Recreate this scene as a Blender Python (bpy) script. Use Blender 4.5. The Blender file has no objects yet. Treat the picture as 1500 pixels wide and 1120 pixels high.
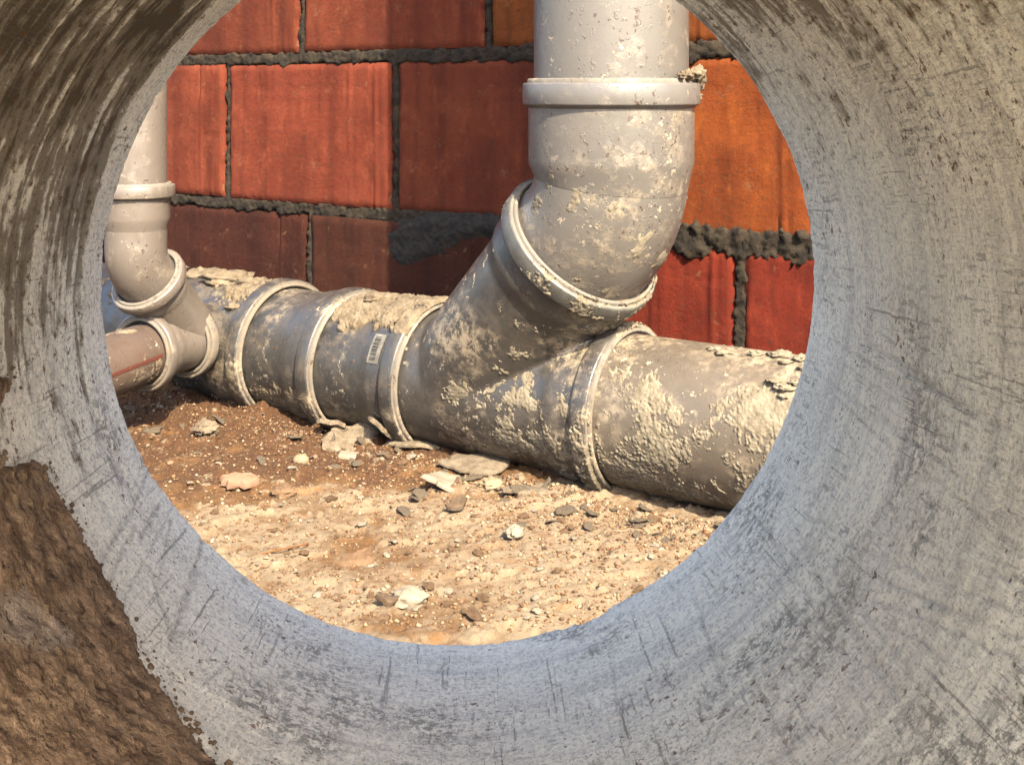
import bpy, math, random
import numpy as np

random.seed(7)
rng = np.random.default_rng(11)
scene = bpy.context.scene
COL = scene.collection

# ------------------------------------------------------------------ camera, sky, sun, exposure
H = 0.461                       # lens height above the ground
F = 1800.0                      # focal length in photo pixels (1500 wide), horizon at y = 132
SUN_AZ, SUN_EL = 22.0, 43.0     # degrees: to the right of straight behind the camera / above the horizon
cam_d = bpy.data.cameras.new('camera')
cam = bpy.data.objects.new('camera', cam_d)
COL.objects.link(cam)
cam.location = (0, 0, H)
cam.rotation_euler = (math.radians(90), 0, 0)
cam_d.sensor_width = 36.0
cam_d.lens = 36.0 * F / 1500.0
cam_d.shift_y = -428.0 / 1500.0
cam_d.clip_start = 0.01
cam_d.clip_end = 500
scene.camera = cam

world = bpy.data.worlds.new('World')
scene.world = world
world.use_nodes = True
wn = world.node_tree
sky = wn.nodes.new('ShaderNodeTexSky')
sky.sky_type = 'NISHITA'
sky.sun_disc = False
sky.dust_density = 3.5
sky.ozone_density = 0.6
sky.sun_elevation = math.radians(SUN_EL)
sky.sun_rotation = math.radians(180.0 - SUN_AZ)
wn.links.new(sky.outputs[0], wn.nodes['Background'].inputs[0])
wn.nodes['Background'].inputs[1].default_value = 0.15

sun_d = bpy.data.lights.new('sun', 'SUN')
sun_d.energy = 5.0
sun_d.angle = math.radians(0.53)
sun_d.color = (1.0, 0.89, 0.67)
sun = bpy.data.objects.new('sun', sun_d)
COL.objects.link(sun)
sun.rotation_euler = (math.radians(90 - SUN_EL), 0, math.radians(SUN_AZ))
sun.location = (1, -2, 3)

scene.view_settings.view_transform = 'Standard'
scene.view_settings.look = 'None'
scene.view_settings.exposure = 2.7
scene.view_settings.gamma = 1.0
scene.view_settings.use_curve_mapping = False
scene.render.engine = 'CYCLES'
scene.cycles.max_bounces = 8
scene.cycles.diffuse_bounces = 5

# ------------------------------------------------------------------ numeric helpers
_perm = np.random.default_rng(3).permutation(256)
_perm = np.concatenate([_perm, _perm, _perm])
_g = np.random.default_rng(4).normal(size=(256, 3))
_g /= np.linalg.norm(_g, axis=1)[:, None]

def perlin(p):
    p = np.asarray(p, float)
    i = np.floor(p).astype(int)
    f = p - i
    u = f * f * f * (f * (f * 6 - 15) + 10)
    i &= 255
    out = 0
    for a in (0, 1):
        wx = u[..., 0] if a else 1 - u[..., 0]
        ha = _perm[i[..., 0] + a]
        for b in (0, 1):
            wy = u[..., 1] if b else 1 - u[..., 1]
            hb = _perm[ha + i[..., 1] + b]
            for c in (0, 1):
                wz = u[..., 2] if c else 1 - u[..., 2]
                g = _g[_perm[hb + i[..., 2] + c] & 255]
                d = g[..., 0] * (f[..., 0] - a) + g[..., 1] * (f[..., 1] - b) + g[..., 2] * (f[..., 2] - c)
                out = out + wx * wy * wz * d
    return out * 1.5

def fbm(p, octv=4, gain=0.5, lac=2.03, seed=0.0):
    p = np.asarray(p, float) + seed * 17.31
    s, a, t = 0, 1.0, 0.0
    for k in range(octv):
        s = s + a * perlin(p + k * 5.7)
        t += a
        a *= gain
        p = p * lac
    return s / t * 1.6

def sstep(a, b, x):
    t = np.clip((x - a) / (b - a), 0, 1)
    return t * t * (3 - 2 * t)

def unit(v):
    v = np.asarray(v, float)
    return v / np.linalg.norm(v)

def ray(x, y):
    return np.array([(x - 750) / F, 1.0, -(y - 132) / F])

# ------------------------------------------------------------------ object helpers
OFF = {}

def empty(name, loc, label, cat, group=None, rotz=0.0):
    o = bpy.data.objects.new(name, None)
    COL.objects.link(o)
    o.location = loc
    o.rotation_euler = (0, 0, rotz)
    o.empty_display_size = 0.02
    o['label'] = label
    o['category'] = cat
    if group:
        o['group'] = group
    OFF[o] = np.array(loc, float)
    return o

def tag(o, label=None, cat=None, group=None, kind=None):
    for k, v in (('label', label), ('category', cat), ('group', group), ('kind', kind)):
        if v:
            o[k] = v
    return o

def mesh_np(name, V, Fq, smooth=True, sharp=None, attrs=None):
    V = np.asarray(V, np.float32)
    me = bpy.data.meshes.new(name)
    if isinstance(Fq, np.ndarray):
        n, k = Fq.shape
        me.vertices.add(len(V))
        me.vertices.foreach_set('co', V.ravel())
        me.loops.add(n * k)
        me.polygons.add(n)
        me.loops.foreach_set('vertex_index', Fq.astype(np.int32).ravel())
        me.polygons.foreach_set('loop_start', np.arange(0, n * k, k, dtype=np.int32))
        me.polygons.foreach_set('loop_total', np.full(n, k, dtype=np.int32))
        me.update(calc_edges=True)
        me.validate()
    else:
        me.from_pydata(V.tolist(), [], Fq)
        me.update()
    if smooth:
        me.polygons.foreach_set('use_smooth', np.ones(len(me.polygons), dtype=bool))
        if sharp is not None:
            me.set_sharp_from_angle(angle=math.radians(sharp))
    if attrs:
        for k, v in attrs.items():
            a = me.attributes.new(k, 'FLOAT', 'POINT')
            a.data.foreach_set('value', np.asarray(v, np.float32))
    return me

def link(name, me, mat=None, parent=None):
    o = bpy.data.objects.new(name, me)
    COL.objects.link(o)
    if mat is not None and len(me.materials) == 0:
        me.materials.append(mat)
    if parent is not None:
        o.parent = parent
        OFF[o] = OFF.get(parent, np.zeros(3))
    return o

def part(name, V, Fq, mat, parent, **kw):
    """a mesh whose points are given in world space, linked under its thing"""
    V = np.asarray(V, float) - OFF[parent]
    return link(name, mesh_np(name, V, Fq, **kw), mat, parent)

def grid_faces(nr, nc, wrap=False):
    r = np.arange(nr - 1)[:, None]
    c = np.arange(nc if wrap else nc - 1)[None, :]
    c2 = (c + 1) % nc
    a = r * nc + c
    b = r * nc + c2
    d = (r + 1) * nc + c
    e = (r + 1) * nc + c2
    return np.stack([a, b, e, d], -1).reshape(-1, 4)

def compact(V, Fq, attrs=None):
    used, inv = np.unique(Fq.ravel(), return_inverse=True)
    at = {k: v[used] for k, v in attrs.items()} if attrs else None
    return V[used], inv.reshape(Fq.shape), at

# ------------------------------------------------------------------ material helpers
class NT:
    def __init__(s, name):
        s.m = bpy.data.materials.new(name)
        s.m.use_nodes = True
        s.t = s.m.node_tree
        s.b = s.t.nodes['Principled BSDF']
        s.tc = s.t.nodes.new('ShaderNodeTexCoord').outputs['Object']

    def put(s, sock, v):
        if isinstance(v, bpy.types.NodeSocket):
            s.t.links.new(v, sock)
        elif isinstance(v, (tuple, list)) and len(v) == 3 and sock.type == 'RGBA':
            sock.default_value = (*v, 1)
        else:
            sock.default_value = v

    def map(s, scale, loc=(0, 0, 0), vec=None):
        n = s.t.nodes.new('ShaderNodeMapping')
        s.put(n.inputs['Vector'], vec or s.tc)
        n.inputs['Scale'].default_value = scale
        n.inputs['Location'].default_value = loc
        return n.outputs[0]

    def noise(s, scale, detail=4, rough=0.55, vec=None, dist=0.0):
        n = s.t.nodes.new('ShaderNodeTexNoise')
        s.put(n.inputs['Vector'], vec or s.tc)
        n.inputs['Scale'].default_value = scale
        n.inputs['Detail'].default_value = detail
        n.inputs['Roughness'].default_value = rough
        n.inputs['Distortion'].default_value = dist
        return n.outputs[0]

    def voro(s, scale, vec=None, feature='F1', rand=1.0):
        n = s.t.nodes.new('ShaderNodeTexVoronoi')
        n.feature = feature
        s.put(n.inputs['Vector'], vec or s.tc)
        n.inputs['Scale'].default_value = scale
        n.inputs['Randomness'].default_value = rand
        return n.outputs['Distance']

    def ramp(s, v, lo, hi, a=0.0, b=1.0):
        n = s.t.nodes.new('ShaderNodeMapRange')
        n.interpolation_type = 'SMOOTHSTEP'
        s.put(n.inputs['Value'], v)
        n.inputs['From Min'].default_value = lo
        n.inputs['From Max'].default_value = hi
        n.inputs['To Min'].default_value = a
        n.inputs['To Max'].default_value = b
        return n.outputs[0]

    def math(s, op, a, b=0.0, clamp=False):
        n = s.t.nodes.new('ShaderNodeMath')
        n.operation = op
        n.use_clamp = clamp
        s.put(n.inputs[0], a)
        s.put(n.inputs[1], b)
        return n.outputs[0]

    def mix(s, f, a, b, mode='MIX'):
        n = s.t.nodes.new('ShaderNodeMix')
        n.data_type = 'RGBA'
        n.blend_type = mode
        s.put(n.inputs[0], f)
        s.put(n.inputs[6], a)
        s.put(n.inputs[7], b)
        return n.outputs[2]

    def attr(s, name):
        n = s.t.nodes.new('ShaderNodeAttribute')
        n.attribute_name = name
        return n.outputs['Fac']

    def objcol(s):
        n = s.t.nodes.new('ShaderNodeObjectInfo')
        return n.outputs['Color']

    def objrnd(s):
        n = s.t.nodes.new('ShaderNodeObjectInfo')
        return n.outputs['Random']

    def sep(s):
        n = s.t.nodes.new('ShaderNodeSeparateXYZ')
        s.put(n.inputs[0], s.tc)
        return n.outputs

    def bump(s, h, strength=0.5, dist=0.001, prev=None):
        n = s.t.nodes.new('ShaderNodeBump')
        n.inputs['Strength'].default_value = strength
        n.inputs['Distance'].default_value = dist
        s.put(n.inputs['Height'], h)
        if prev is not None:
            s.put(n.inputs['Normal'], prev)
        return n.outputs[0]

    def done(s, color, rough=0.8, normal=None, spec=0.3):
        s.put(s.b.inputs['Base Color'], color)
        s.put(s.b.inputs['Roughness'], rough)
        s.b.inputs['Specular IOR Level'].default_value = spec
        if normal is not None:
            s.put(s.b.inputs['Normal'], normal)
        return s.m

def mat_pvc(name, base, dust_col=(0.42, 0.33, 0.23), dust=0.5, speck=0.5, dark=0.75, rough=0.34, chalk=0.0):
    base = tuple(v * 0.25 for v in base)
    dust_col = tuple(v * 0.30 for v in dust_col)
    n = NT(name)
    big = n.noise(9, 4)
    c = n.mix(n.ramp(big, 0.3, 0.7), base, tuple(v * dark for v in base))
    film = n.ramp(n.noise(38, 7, 0.68), 0.62 - 0.26 * dust, 0.86 - 0.14 * dust)
    film = n.math('MULTIPLY', film, n.ramp(n.noise(5, 3), 0.35, 0.65, 0.25, 1.0))
    c = n.mix(n.math('MULTIPLY', film, 0.8), c, dust_col)
    scr = n.ramp(n.noise(55, 3, 0.6, n.map((1, 1, 7))), 0.66, 0.74)
    c = n.mix(n.math('MULTIPLY', scr, 0.25), c, tuple(min(0.8, v * 1.5) for v in base))
    base_ = base
    fl = n.map((1, 1, 0.7), (2, 5, 1))
    sp = n.math('MULTIPLY', n.ramp(n.noise(170, 4, 0.62, fl), 0.60, 0.635), n.ramp(n.noise(17, 4, 0.7), 0.56 - 0.12 * speck, 0.64))
    c = n.mix(n.math('MULTIPLY', sp, 0.9), c, (0.028, 0.013, 0.006))
    sp2 = n.math('MULTIPLY', n.ramp(n.noise(105, 5, 0.66, n.map((1, 1, 1), (7, 3, 1))), 0.595, 0.625), n.ramp(n.noise(11, 4, 0.65, n.map((1, 1, 1), (3, 1, 2))), 0.56 - 0.06 * speck, 0.64))
    c = n.mix(n.math('MULTIPLY', sp2, min(0.95, 0.8 * speck)), c, (0.165, 0.135, 0.096))
    if chalk:
        ck = n.math('MULTIPLY', n.ramp(n.noise(75, 8, 0.80), 0.44, 0.56), n.ramp(n.noise(9, 5, 0.65, n.map((1, 1, 1.6), (5, 5, 2))), 0.60 - 0.2 * chalk, 0.70 - 0.1 * chalk))
        c = n.mix(n.math('MULTIPLY', ck, 0.8), c, (0.150, 0.118, 0.080))
    r = n.math('ADD', n.math('MULTIPLY', film, 0.45), n.ramp(n.noise(70, 3), 0.3, 0.7, rough - 0.06, rough + 0.10), True)
    hb = n.math('ADD', n.math('MULTIPLY', film, 0.7), n.math('MULTIPLY', n.math('ADD', sp, sp2), 0.8))
    bm = n.bump(hb, 0.7, 0.0012, n.bump(n.noise(160, 3), 0.08, 0.001))
    return n.done(c, r, bm, 0.45)

M_pvc_light = mat_pvc('pvc_pale_grey', (0.240, 0.214, 0.190), dust=0.4, speck=1.3, dark=0.80)
M_pvc_elbow = mat_pvc('pvc_spattered_grey', (0.240, 0.214, 0.190), dust=0.6, speck=2.0, dark=0.80, chalk=0.22)
M_pvc_wye = mat_pvc('pvc_mid_grey', (0.082, 0.074, 0.069), (0.20, 0.15, 0.10), dust=0.95, speck=1.3, dark=0.72, chalk=0.5)
M_pvc_muddy = mat_pvc('pvc_muddy_grey', (0.165, 0.132, 0.098), (0.19, 0.125, 0.07), dust=1.5, speck=1.3, rough=0.5, chalk=0.85)
M_pvc_blue = mat_pvc('pvc_blue_grey', (0.072, 0.068, 0.066), (0.19, 0.142, 0.095), dust=0.95, speck=1.1, dark=0.7, chalk=0.35)
M_pvc_beige = mat_pvc('pvc_beige_grey', (0.25, 0.205, 0.172), dust=0.45, speck=1.2, dark=0.85)
M_pvc_rust = mat_pvc('pvc_stained', (0.15, 0.088, 0.058), (0.085, 0.045, 0.026), dust=1.6, speck=2.0, dark=0.5, rough=0.55, chalk=0.6)
M_collar = mat_pvc('pvc_worn_collar', (0.26, 0.235, 0.205), (0.28, 0.21, 0.14), dust=1.6, speck=1.6, dark=0.6, rough=0.7, chalk=0.5)
M_collar_grey = mat_pvc('pvc_grey_collar', (0.115, 0.108, 0.10), (0.30, 0.29, 0.20), dust=1.0, speck=1.0, dark=0.75, rough=0.42)

def mat_simple(name, a, b, scale=60, rough=0.9, bump=0.5, dist=0.002):
    a, b = tuple(v * 0.275 for v in a), tuple(v * 0.275 for v in b)
    n = NT(name)
    t = n.noise(scale, 6, 0.65)
    return n.done(n.mix(n.ramp(t, 0.3, 0.7), a, b), rough, n.bump(n.noise(scale * 3, 5, 0.7), bump, dist), 0.2)

M_crust = mat_simple('pale_mortar', (0.22, 0.175, 0.12), (0.40, 0.335, 0.24), 90, 0.95, 0.6)
M_crust_brown = mat_simple('brown_mortar', (0.16, 0.115, 0.07), (0.33, 0.255, 0.175), 70, 0.95, 0.6)
M_rubber = mat_simple('black_rubber', (0.015, 0.015, 0.015), (0.03, 0.028, 0.026), 80, 0.7, 0.2)
M_mortar = mat_simple('grey_mortar', (0.012, 0.008, 0.005), (0.066, 0.046, 0.028), 45, 0.95, 0.9, 0.003)
M_flake = mat_simple('mortar_flake', (0.20, 0.148, 0.098), (0.40, 0.305, 0.21), 90, 0.95, 0.9, 0.004)
M_pale = mat_simple('pale_chip', (0.28, 0.225, 0.165), (0.42, 0.35, 0.265), 60, 0.9, 0.5)
M_clod = mat_simple('soil_clod', (0.14, 0.078, 0.04), (0.30, 0.18, 0.10), 70, 0.95, 0.8)
M_pink = mat_simple('brick_chip', (0.34, 0.18, 0.11), (0.45, 0.26, 0.17), 50, 0.9, 0.4)
M_tan = mat_simple('tan_pebble', (0.30, 0.21, 0.12), (0.40, 0.29, 0.18), 40, 0.7, 0.2)
M_dark = mat_simple('dark_chip_or_shade', (0.08, 0.05, 0.03), (0.18, 0.115, 0.07), 60, 0.9, 0.5)
M_white = mat_simple('sticker_paper', (0.16, 0.145, 0.12), (0.30, 0.285, 0.25), 60, 0.6, 0.1)
M_ink = mat_simple('black_ink', (0.015, 0.015, 0.016), (0.03, 0.03, 0.03), 60, 0.6, 0.0)
M_red = mat_simple('red_stripe', (0.17, 0.035, 0.022), (0.11, 0.045, 0.03), 200, 0.6, 0.2)
M_twig = mat_simple('twig_bark', (0.28, 0.13, 0.05), (0.18, 0.08, 0.03), 80, 0.9, 0.5)

# ------------------------------------------------------------------ ground
U = np.array([-0.8115, 0.5843, 0.0])        # along the wall, away to the left
Nw = np.array([-0.5843, -0.8115, 0.0])      # out of the wall, towards the camera
RM = 0.0875                                 # radius of the large drain
AX0 = np.array([-0.0525, 1.575, H - 0.3734])
A = -U                                      # along the large drain, to the right

CEND = 0.45                                 # far end of the concrete pipe
CR, CT = 0.1295, 0.036
CAX = unit(np.array([-60 / F, 1.0, -158 / F]))
CC = np.array([-77 / F * CEND, CEND, H - 270 / F * CEND])

def ground_h(x, y, fine=True):
    p = np.stack([x, y, np.zeros_like(x)], -1)
    h = 0.006 * fbm(p * 3.1, 3, seed=1)
    d_ax = (x - AX0[0]) * Nw[0] + (y - AX0[1]) * Nw[1]     # signed distance in front of the drain axis
    m_ax = (x - AX0[0]) * A[0] + (y - AX0[1]) * A[1]
    left = sstep(0.15, -0.45, m_ax)
    h = h + np.exp(-((d_ax - 0.03) / 0.085) ** 2) * (0.008 + 0.018 * left) * (0.7 + 0.6 * fbm(p * 9, 3, seed=2))
    rough = 0.25 + 0.75 * sstep(0.28, 0.02, d_ax + 0.25 * m_ax) * sstep(-0.25, 0.0, d_ax) + 0.55 * left
    rough = np.clip(rough, 0.2, 1.3)
    # bank of earth on which the concrete pipe lies
    top = CC[2] - CR - CT - 0.006
    h = h + (top - 0.0) * sstep(0.80, 0.47, y) * sstep(1.6, 0.35, np.abs(x))
    if fine:
        h = h + rough * (0.0075 * fbm(p * 24, 5, 0.6, seed=3))
        pl = fbm(p * 17 + 0.15 * fbm(p * 60, 2, seed=6)[..., None], 4, 0.55, seed=4)
        plate = sstep(0.03, 0.08, pl)
        h = h + plate * 0.0042 + rough * 0.0055 * np.abs(fbm(p * 70, 3, 0.65, seed=5)) + 0.0007 * fbm(p * 160, 2, seed=15)
        return h, plate, rough
    return h

def axis_lines(lo, hi, step, far):
    mid = np.arange(lo, hi, step)
    out, d, s = [], step, 0.0
    while s < far:
        d *= 1.35
        s += d
        out.append(s)
    out = np.array(out)
    return np.concatenate([lo - out[::-1], mid, hi + out])

gx = axis_lines(-0.95, 0.45, 0.0026, 90)
gy = axis_lines(0.86, 2.35, 0.0030, 90)
GX, GY = np.meshgrid(gx, gy)
GZ, plate, grough = ground_h(GX, GY)
damp = np.clip(1.6 - 0.15 * np.hypot(GX, GY), 0, 1)
GZ = GZ * damp
gp = np.stack([GX, GY, 0 * GX], -1)
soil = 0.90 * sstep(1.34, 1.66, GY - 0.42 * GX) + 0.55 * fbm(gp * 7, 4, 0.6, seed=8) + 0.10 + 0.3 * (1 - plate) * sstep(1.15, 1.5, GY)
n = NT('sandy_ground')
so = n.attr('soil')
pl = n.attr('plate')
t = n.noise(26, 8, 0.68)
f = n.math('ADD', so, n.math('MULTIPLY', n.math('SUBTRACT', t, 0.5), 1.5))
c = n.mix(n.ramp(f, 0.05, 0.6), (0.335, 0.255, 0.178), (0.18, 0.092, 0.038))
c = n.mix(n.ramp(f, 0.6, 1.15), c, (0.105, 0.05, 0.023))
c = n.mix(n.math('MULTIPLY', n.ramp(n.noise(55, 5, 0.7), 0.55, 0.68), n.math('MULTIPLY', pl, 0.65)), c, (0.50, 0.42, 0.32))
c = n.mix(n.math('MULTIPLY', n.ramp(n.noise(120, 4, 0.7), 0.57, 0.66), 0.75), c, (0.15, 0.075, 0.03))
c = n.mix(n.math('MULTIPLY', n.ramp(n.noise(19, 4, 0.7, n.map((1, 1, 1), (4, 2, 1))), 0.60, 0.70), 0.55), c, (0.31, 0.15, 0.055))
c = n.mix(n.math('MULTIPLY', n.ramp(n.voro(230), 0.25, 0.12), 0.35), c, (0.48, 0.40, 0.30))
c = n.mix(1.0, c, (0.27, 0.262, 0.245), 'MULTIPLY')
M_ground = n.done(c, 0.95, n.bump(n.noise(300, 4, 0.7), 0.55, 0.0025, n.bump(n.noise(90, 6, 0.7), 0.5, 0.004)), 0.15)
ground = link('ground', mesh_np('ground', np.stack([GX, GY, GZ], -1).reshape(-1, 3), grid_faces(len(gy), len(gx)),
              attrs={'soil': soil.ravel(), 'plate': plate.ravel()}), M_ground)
tag(ground, kind='structure')

# ------------------------------------------------------------------ concrete pipe round the camera
CU = unit(np.cross(CAX, (0, 0, 1)))          # to the right
CV = np.cross(CU, CAX)                       # up

def pipe_ta(x, y):
    """photo pixel -> (angle, distance back from the far end) on the bore of the concrete pipe"""
    d = ray(x, y)
    o = np.array([0, 0, H]) - CC
    du, dv, oo, ov = d @ CU, d @ CV, o @ CU, o @ CV
    a, b, c = du * du + dv * dv, 2 * (du * oo + dv * ov), oo * oo + ov * ov - CR * CR
    t = (-b + math.sqrt(b * b - 4 * a * c)) / (2 * a)
    p = o + t * d
    return math.atan2(p @ CV, p @ CU), -(p @ CAX)

def on_bore(th, a, r):
    return (CC + (r * np.cos(th))[..., None] * CU + (r * np.sin(th))[..., None] * CV - a[..., None] * CAX)

NTH = 1200
th = np.linspace(-math.pi, math.pi, NTH, endpoint=False)
av = np.concatenate([np.arange(0.0, 0.285, 0.00095), np.linspace(0.29, 0.47, 24)])
TH, AV = np.meshgrid(th, av)
cs, sn = np.cos(TH), np.sin(TH)
P3 = np.stack([cs * CR, sn * CR, AV], -1)
Pr = np.stack([cs * 1.3, sn * 1.3, AV * 60], -1)         # long round the bore
Pr2 = np.stack([cs * 3.5, sn * 3.5, AV * 210], -1)
Pl = np.stack([cs * 30, sn * 30, AV * 7], -1)            # long along the bore
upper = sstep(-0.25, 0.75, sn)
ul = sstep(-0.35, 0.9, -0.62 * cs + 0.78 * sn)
disp = 0.0010 * fbm(P3 * 9, 3, seed=21)
ridge = fbm(Pr, 4, 0.6, seed=22)
ridge2 = fbm(Pr2, 3, 0.6, seed=23)
disp += (0.0006 + 0.0007 * upper) * ridge + 0.00030 * ridge2
disp += 0.00022 * fbm(P3 * 420, 2, seed=24)
scr = fbm(Pl, 4, 0.6, seed=25)
groove = sstep(0.30, 0.55, scr) * sstep(0.35, -0.4, sn) * sstep(0.0, 0.4, fbm(P3 * 14, 2, seed=27) + 0.1)
disp -= -0.0005 * groove
# small blow holes
cell = 0.0062
hole = np.zeros_like(TH)
hrng = np.random.default_rng(5)
for k in range(1500):
    t0 = hrng.uniform(-math.pi, math.pi)
    a0 = hrng.uniform(0.001, 0.27)
    if hrng.random() > 0.35 + 0.65 * (math.sin(t0) * 0.5 + 0.5) * (1.0 if math.cos(t0) > 0 else 0.7):
        continue
    rr = 0.00028 + 0.0006 * hrng.random() ** 9
    i0, i1 = np.searchsorted(av, [a0 - rr * 1.5, a0 + rr * 1.5])
    if i1 - i0 < 2:
        i0, i1 = i0 - 1, i0 + 2
    j = int((t0 + math.pi) / (2 * math.pi) * NTH)
    w = int(rr * 1.6 / CR / (2 * math.pi) * NTH) + 2
    jj = np.arange(j - w, j + w + 1) % NTH
    d = np.hypot((AV[max(i0, 0):i1][:, jj] - a0), CR * (np.angle(np.exp(1j * (TH[max(i0, 0):i1][:, jj] - t0)))) * hrng.uniform(0.7, 1.1))
    blk = sstep(rr * 1.25, rr * 0.45, d)
    sub = hole[max(i0, 0):i1]
    sub[:, jj] = np.maximum(sub[:, jj], blk)
disp += 0.0016 * hole
# long dark scrapes on the lower left of the bore, taken along the pipe
scrape = np.zeros_like(TH)

def add_scrape(p0, p1, w, depth, ink=1.0):
    global disp
    (t0, a0), (t1, a1) = pipe_ta(*p0), pipe_ta(*p1)
    x, y = TH * CR, AV
    ax_, ay_, bx_, by_ = t0 * CR, a0, t1 * CR, a1
    L2 = (bx_ - ax_) ** 2 + (by_ - ay_) ** 2
    s = np.clip(((x - ax_) * (bx_ - ax_) + (y - ay_) * (by_ - ay_)) / L2, 0, 1)
    d = np.hypot(x - ax_ - s * (bx_ - ax_), y - ay_ - s * (by_ - ay_))
    nz = fbm(P3 * 160, 3, 0.6, seed=31)
    m = sstep(w * 1.25, w * 0.5, d + w * 0.9 * nz)
    np.maximum(scrape, m * ink * (0.75 + 0.6 * nz), out=scrape)
    disp = disp + depth * m
for q in [((303, 775), (248, 955), 0.0014, 0.0006), ((222, 680), (196, 742), 0.0008, 0.0005), ((196, 742), (140, 835), 0.0011, 0.0006),
          ((198, 770), (160, 850), 0.0008, 0.0004), ((110, 640), (140, 740), 0.0007, 0.0004), ((250, 760), (232, 850), 0.0006, 0.0003),
          ((225, 850), (250, 930), 0.0014, 0.0003), ((275, 700), (180, 880), 0.0004, 0.0003), ((232, 740), (205, 790), 0.0013, 0.0004),
          ((1085, 860), (1290, 985), 0.0004, 0.0004), ((1180, 770), (1480, 890), 0.0005, 0.0004), ((1190, 800), (1420, 905), 0.0004, 0.0003),
          ((1290, 880), (1490, 960), 0.0005, 0.0004), ((1320, 620), (1500, 690), 0.0003, 0.0003), ((1250, 830), (1500, 935), 0.0003, 0.0004),
          ((1380, 490), (1384, 506), 0.0009, 0.0015), ((1260, 660), (1470, 740), 0.0003, 0.0003), ((1210, 870), (1370, 950), 0.0003, 0.0003),
          ((655, 962), (640, 985), 0.0007, 0.0004), ((850, 935), (870, 1010), 0.0003, 0.0003), ((1390, 560), (1500, 590), 0.0003, 0.0003)]:
    add_scrape(*q, ink=0.75 if q[0][0] < 320 or q[2] > 0.0006 else 0.16)
sr_ = np.random.default_rng(77)
for g_ in range(9):
    tc_ = sr_.uniform(-1.25, 0.0)
    for k_ in range(sr_.integers(2, 6)):
        t0_ = tc_ + sr_.normal() * 0.035
        a0_ = sr_.uniform(0.02, 0.12)
        a1_ = a0_ + sr_.uniform(0.05, 0.14)
        dr_ = sr_.normal() * 0.01 - 0.05
        lo_, hi_ = np.searchsorted(av, [a0_, a1_])
        f_ = (AV[lo_:hi_] - a0_) / (a1_ - a0_)
        dd_ = np.abs(TH[lo_:hi_] - (t0_ + dr_ * f_) + 0.002 * fbm(P3[lo_:hi_] * 40, 2, seed=200 + k_)) * CR
        m_ = sstep(0.0009, 0.0002, dd_) * np.sin(np.pi * f_) ** 0.5
        scrape[lo_:hi_] = np.maximum(scrape[lo_:hi_], m_ * 0.28)
        disp[lo_:hi_] += 0.0004 * m_
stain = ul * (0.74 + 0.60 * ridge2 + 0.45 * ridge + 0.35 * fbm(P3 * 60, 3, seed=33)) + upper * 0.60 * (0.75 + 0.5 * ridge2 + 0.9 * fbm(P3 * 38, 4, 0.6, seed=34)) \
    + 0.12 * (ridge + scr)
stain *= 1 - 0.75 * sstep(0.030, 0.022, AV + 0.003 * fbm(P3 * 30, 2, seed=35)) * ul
disp -= 0.0012 * sstep(0.0285, 0.0265, AV + 0.002 * fbm(P3 * 30, 2, seed=35)) * ul   # thicker band along the end
grime = sstep(0.05, 0.5, fbm(P3 * 21, 4, 0.62, seed=36)) * sstep(0.4, -0.5, sn)
RR = CR + disp
edge = np.clip(AV / 0.004, 0, 1)
RR = RR + 0.004 * (1 - np.sqrt(1 - (1 - edge) ** 2)) * (1 + 0.6 * fbm(P3 * 50, 3, seed=37))
nick = sstep(0.12, 0.75, fbm(np.stack([cs * CR * 75, sn * CR * 75, 0 * AV], -1), 4, 0.65, seed=38)) * 0.0045
inner = on_bore(TH, AV + nick * np.clip(1 - AV / 0.010, 0, 1), RR)
tho = np.linspace(-math.pi, math.pi, NTH, endpoint=False)
outer = []
for r_, a_ in ((CR + 0.010, -0.0005), (CR + CT - 0.004, -0.0005), (CR + CT - 0.001, 0.001), (CR + CT, 0.004), (CR + CT, 0.466), (CR + CT - 0.004, 0.47), (CR, 0.47)):
    outer.append(on_bore(tho, np.full(NTH, a_), np.full(NTH, r_)))
rows = np.concatenate([inner[::-1], np.array(outer)], 0)
zero = np.zeros((len(outer), NTH))
at = {'stain': np.concatenate([stain[::-1], zero + 0.15]), 'hole': np.concatenate([hole[::-1], zero]),
      'scrape': np.concatenate([scrape[::-1], zero]), 'grime': np.concatenate([grime[::-1], zero])}
conc = empty('concrete_pipe', tuple(CC - np.array([0, 0, CR + CT])),
             'large pale grey concrete pipe framing the view with scraped rough bore and mud inside', 'concrete pipe')
n = NT('concrete_bore')
an_ = n.t.nodes.new('ShaderNodeAttribute')
an_.attribute_name = 'bore'
n.tc = an_.outputs['Vector']
st, ho, sc, gr = n.attr('stain'), n.attr('hole'), n.attr('scrape'), n.attr('grime')
c = n.mix(n.ramp(n.noise(16, 5, 0.6), 0.3, 0.7), (0.88, 0.835, 0.715), (0.78, 0.735, 0.63))
band = n.noise(1.0, 4, 0.6, n.map((5, 120, 5)))
c = n.mix(n.math('MULTIPLY', n.ramp(band, 0.46, 0.66), 0.36), c, (0.40, 0.38, 0.345))
fine = n.noise(650, 5, 0.85)
c = n.mix(n.ramp(fine, 0.50, 0.58, 0.0, 0.62), c, (0.33, 0.315, 0.29))
stroke = n.noise(1.0, 3, 0.6, n.map((1000, 150, 1000)))
c = n.mix(n.math('MULTIPLY', n.ramp(stroke, 0.58, 0.63), 0.55), c, (0.90, 0.875, 0.73))
strd = n.noise(1.0, 4, 0.65, n.map((620, 75, 620), (3, 1, 7)))
c = n.mix(n.math('MULTIPLY', n.ramp(strd, 0.57, 0.63), n.ramp(n.noise(26, 3), 0.46, 0.62, 0.0, 0.55)), c, (0.19, 0.18, 0.16))
hatch = n.noise(1.0, 4, 0.7, n.map((90, 820, 90)))
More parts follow.
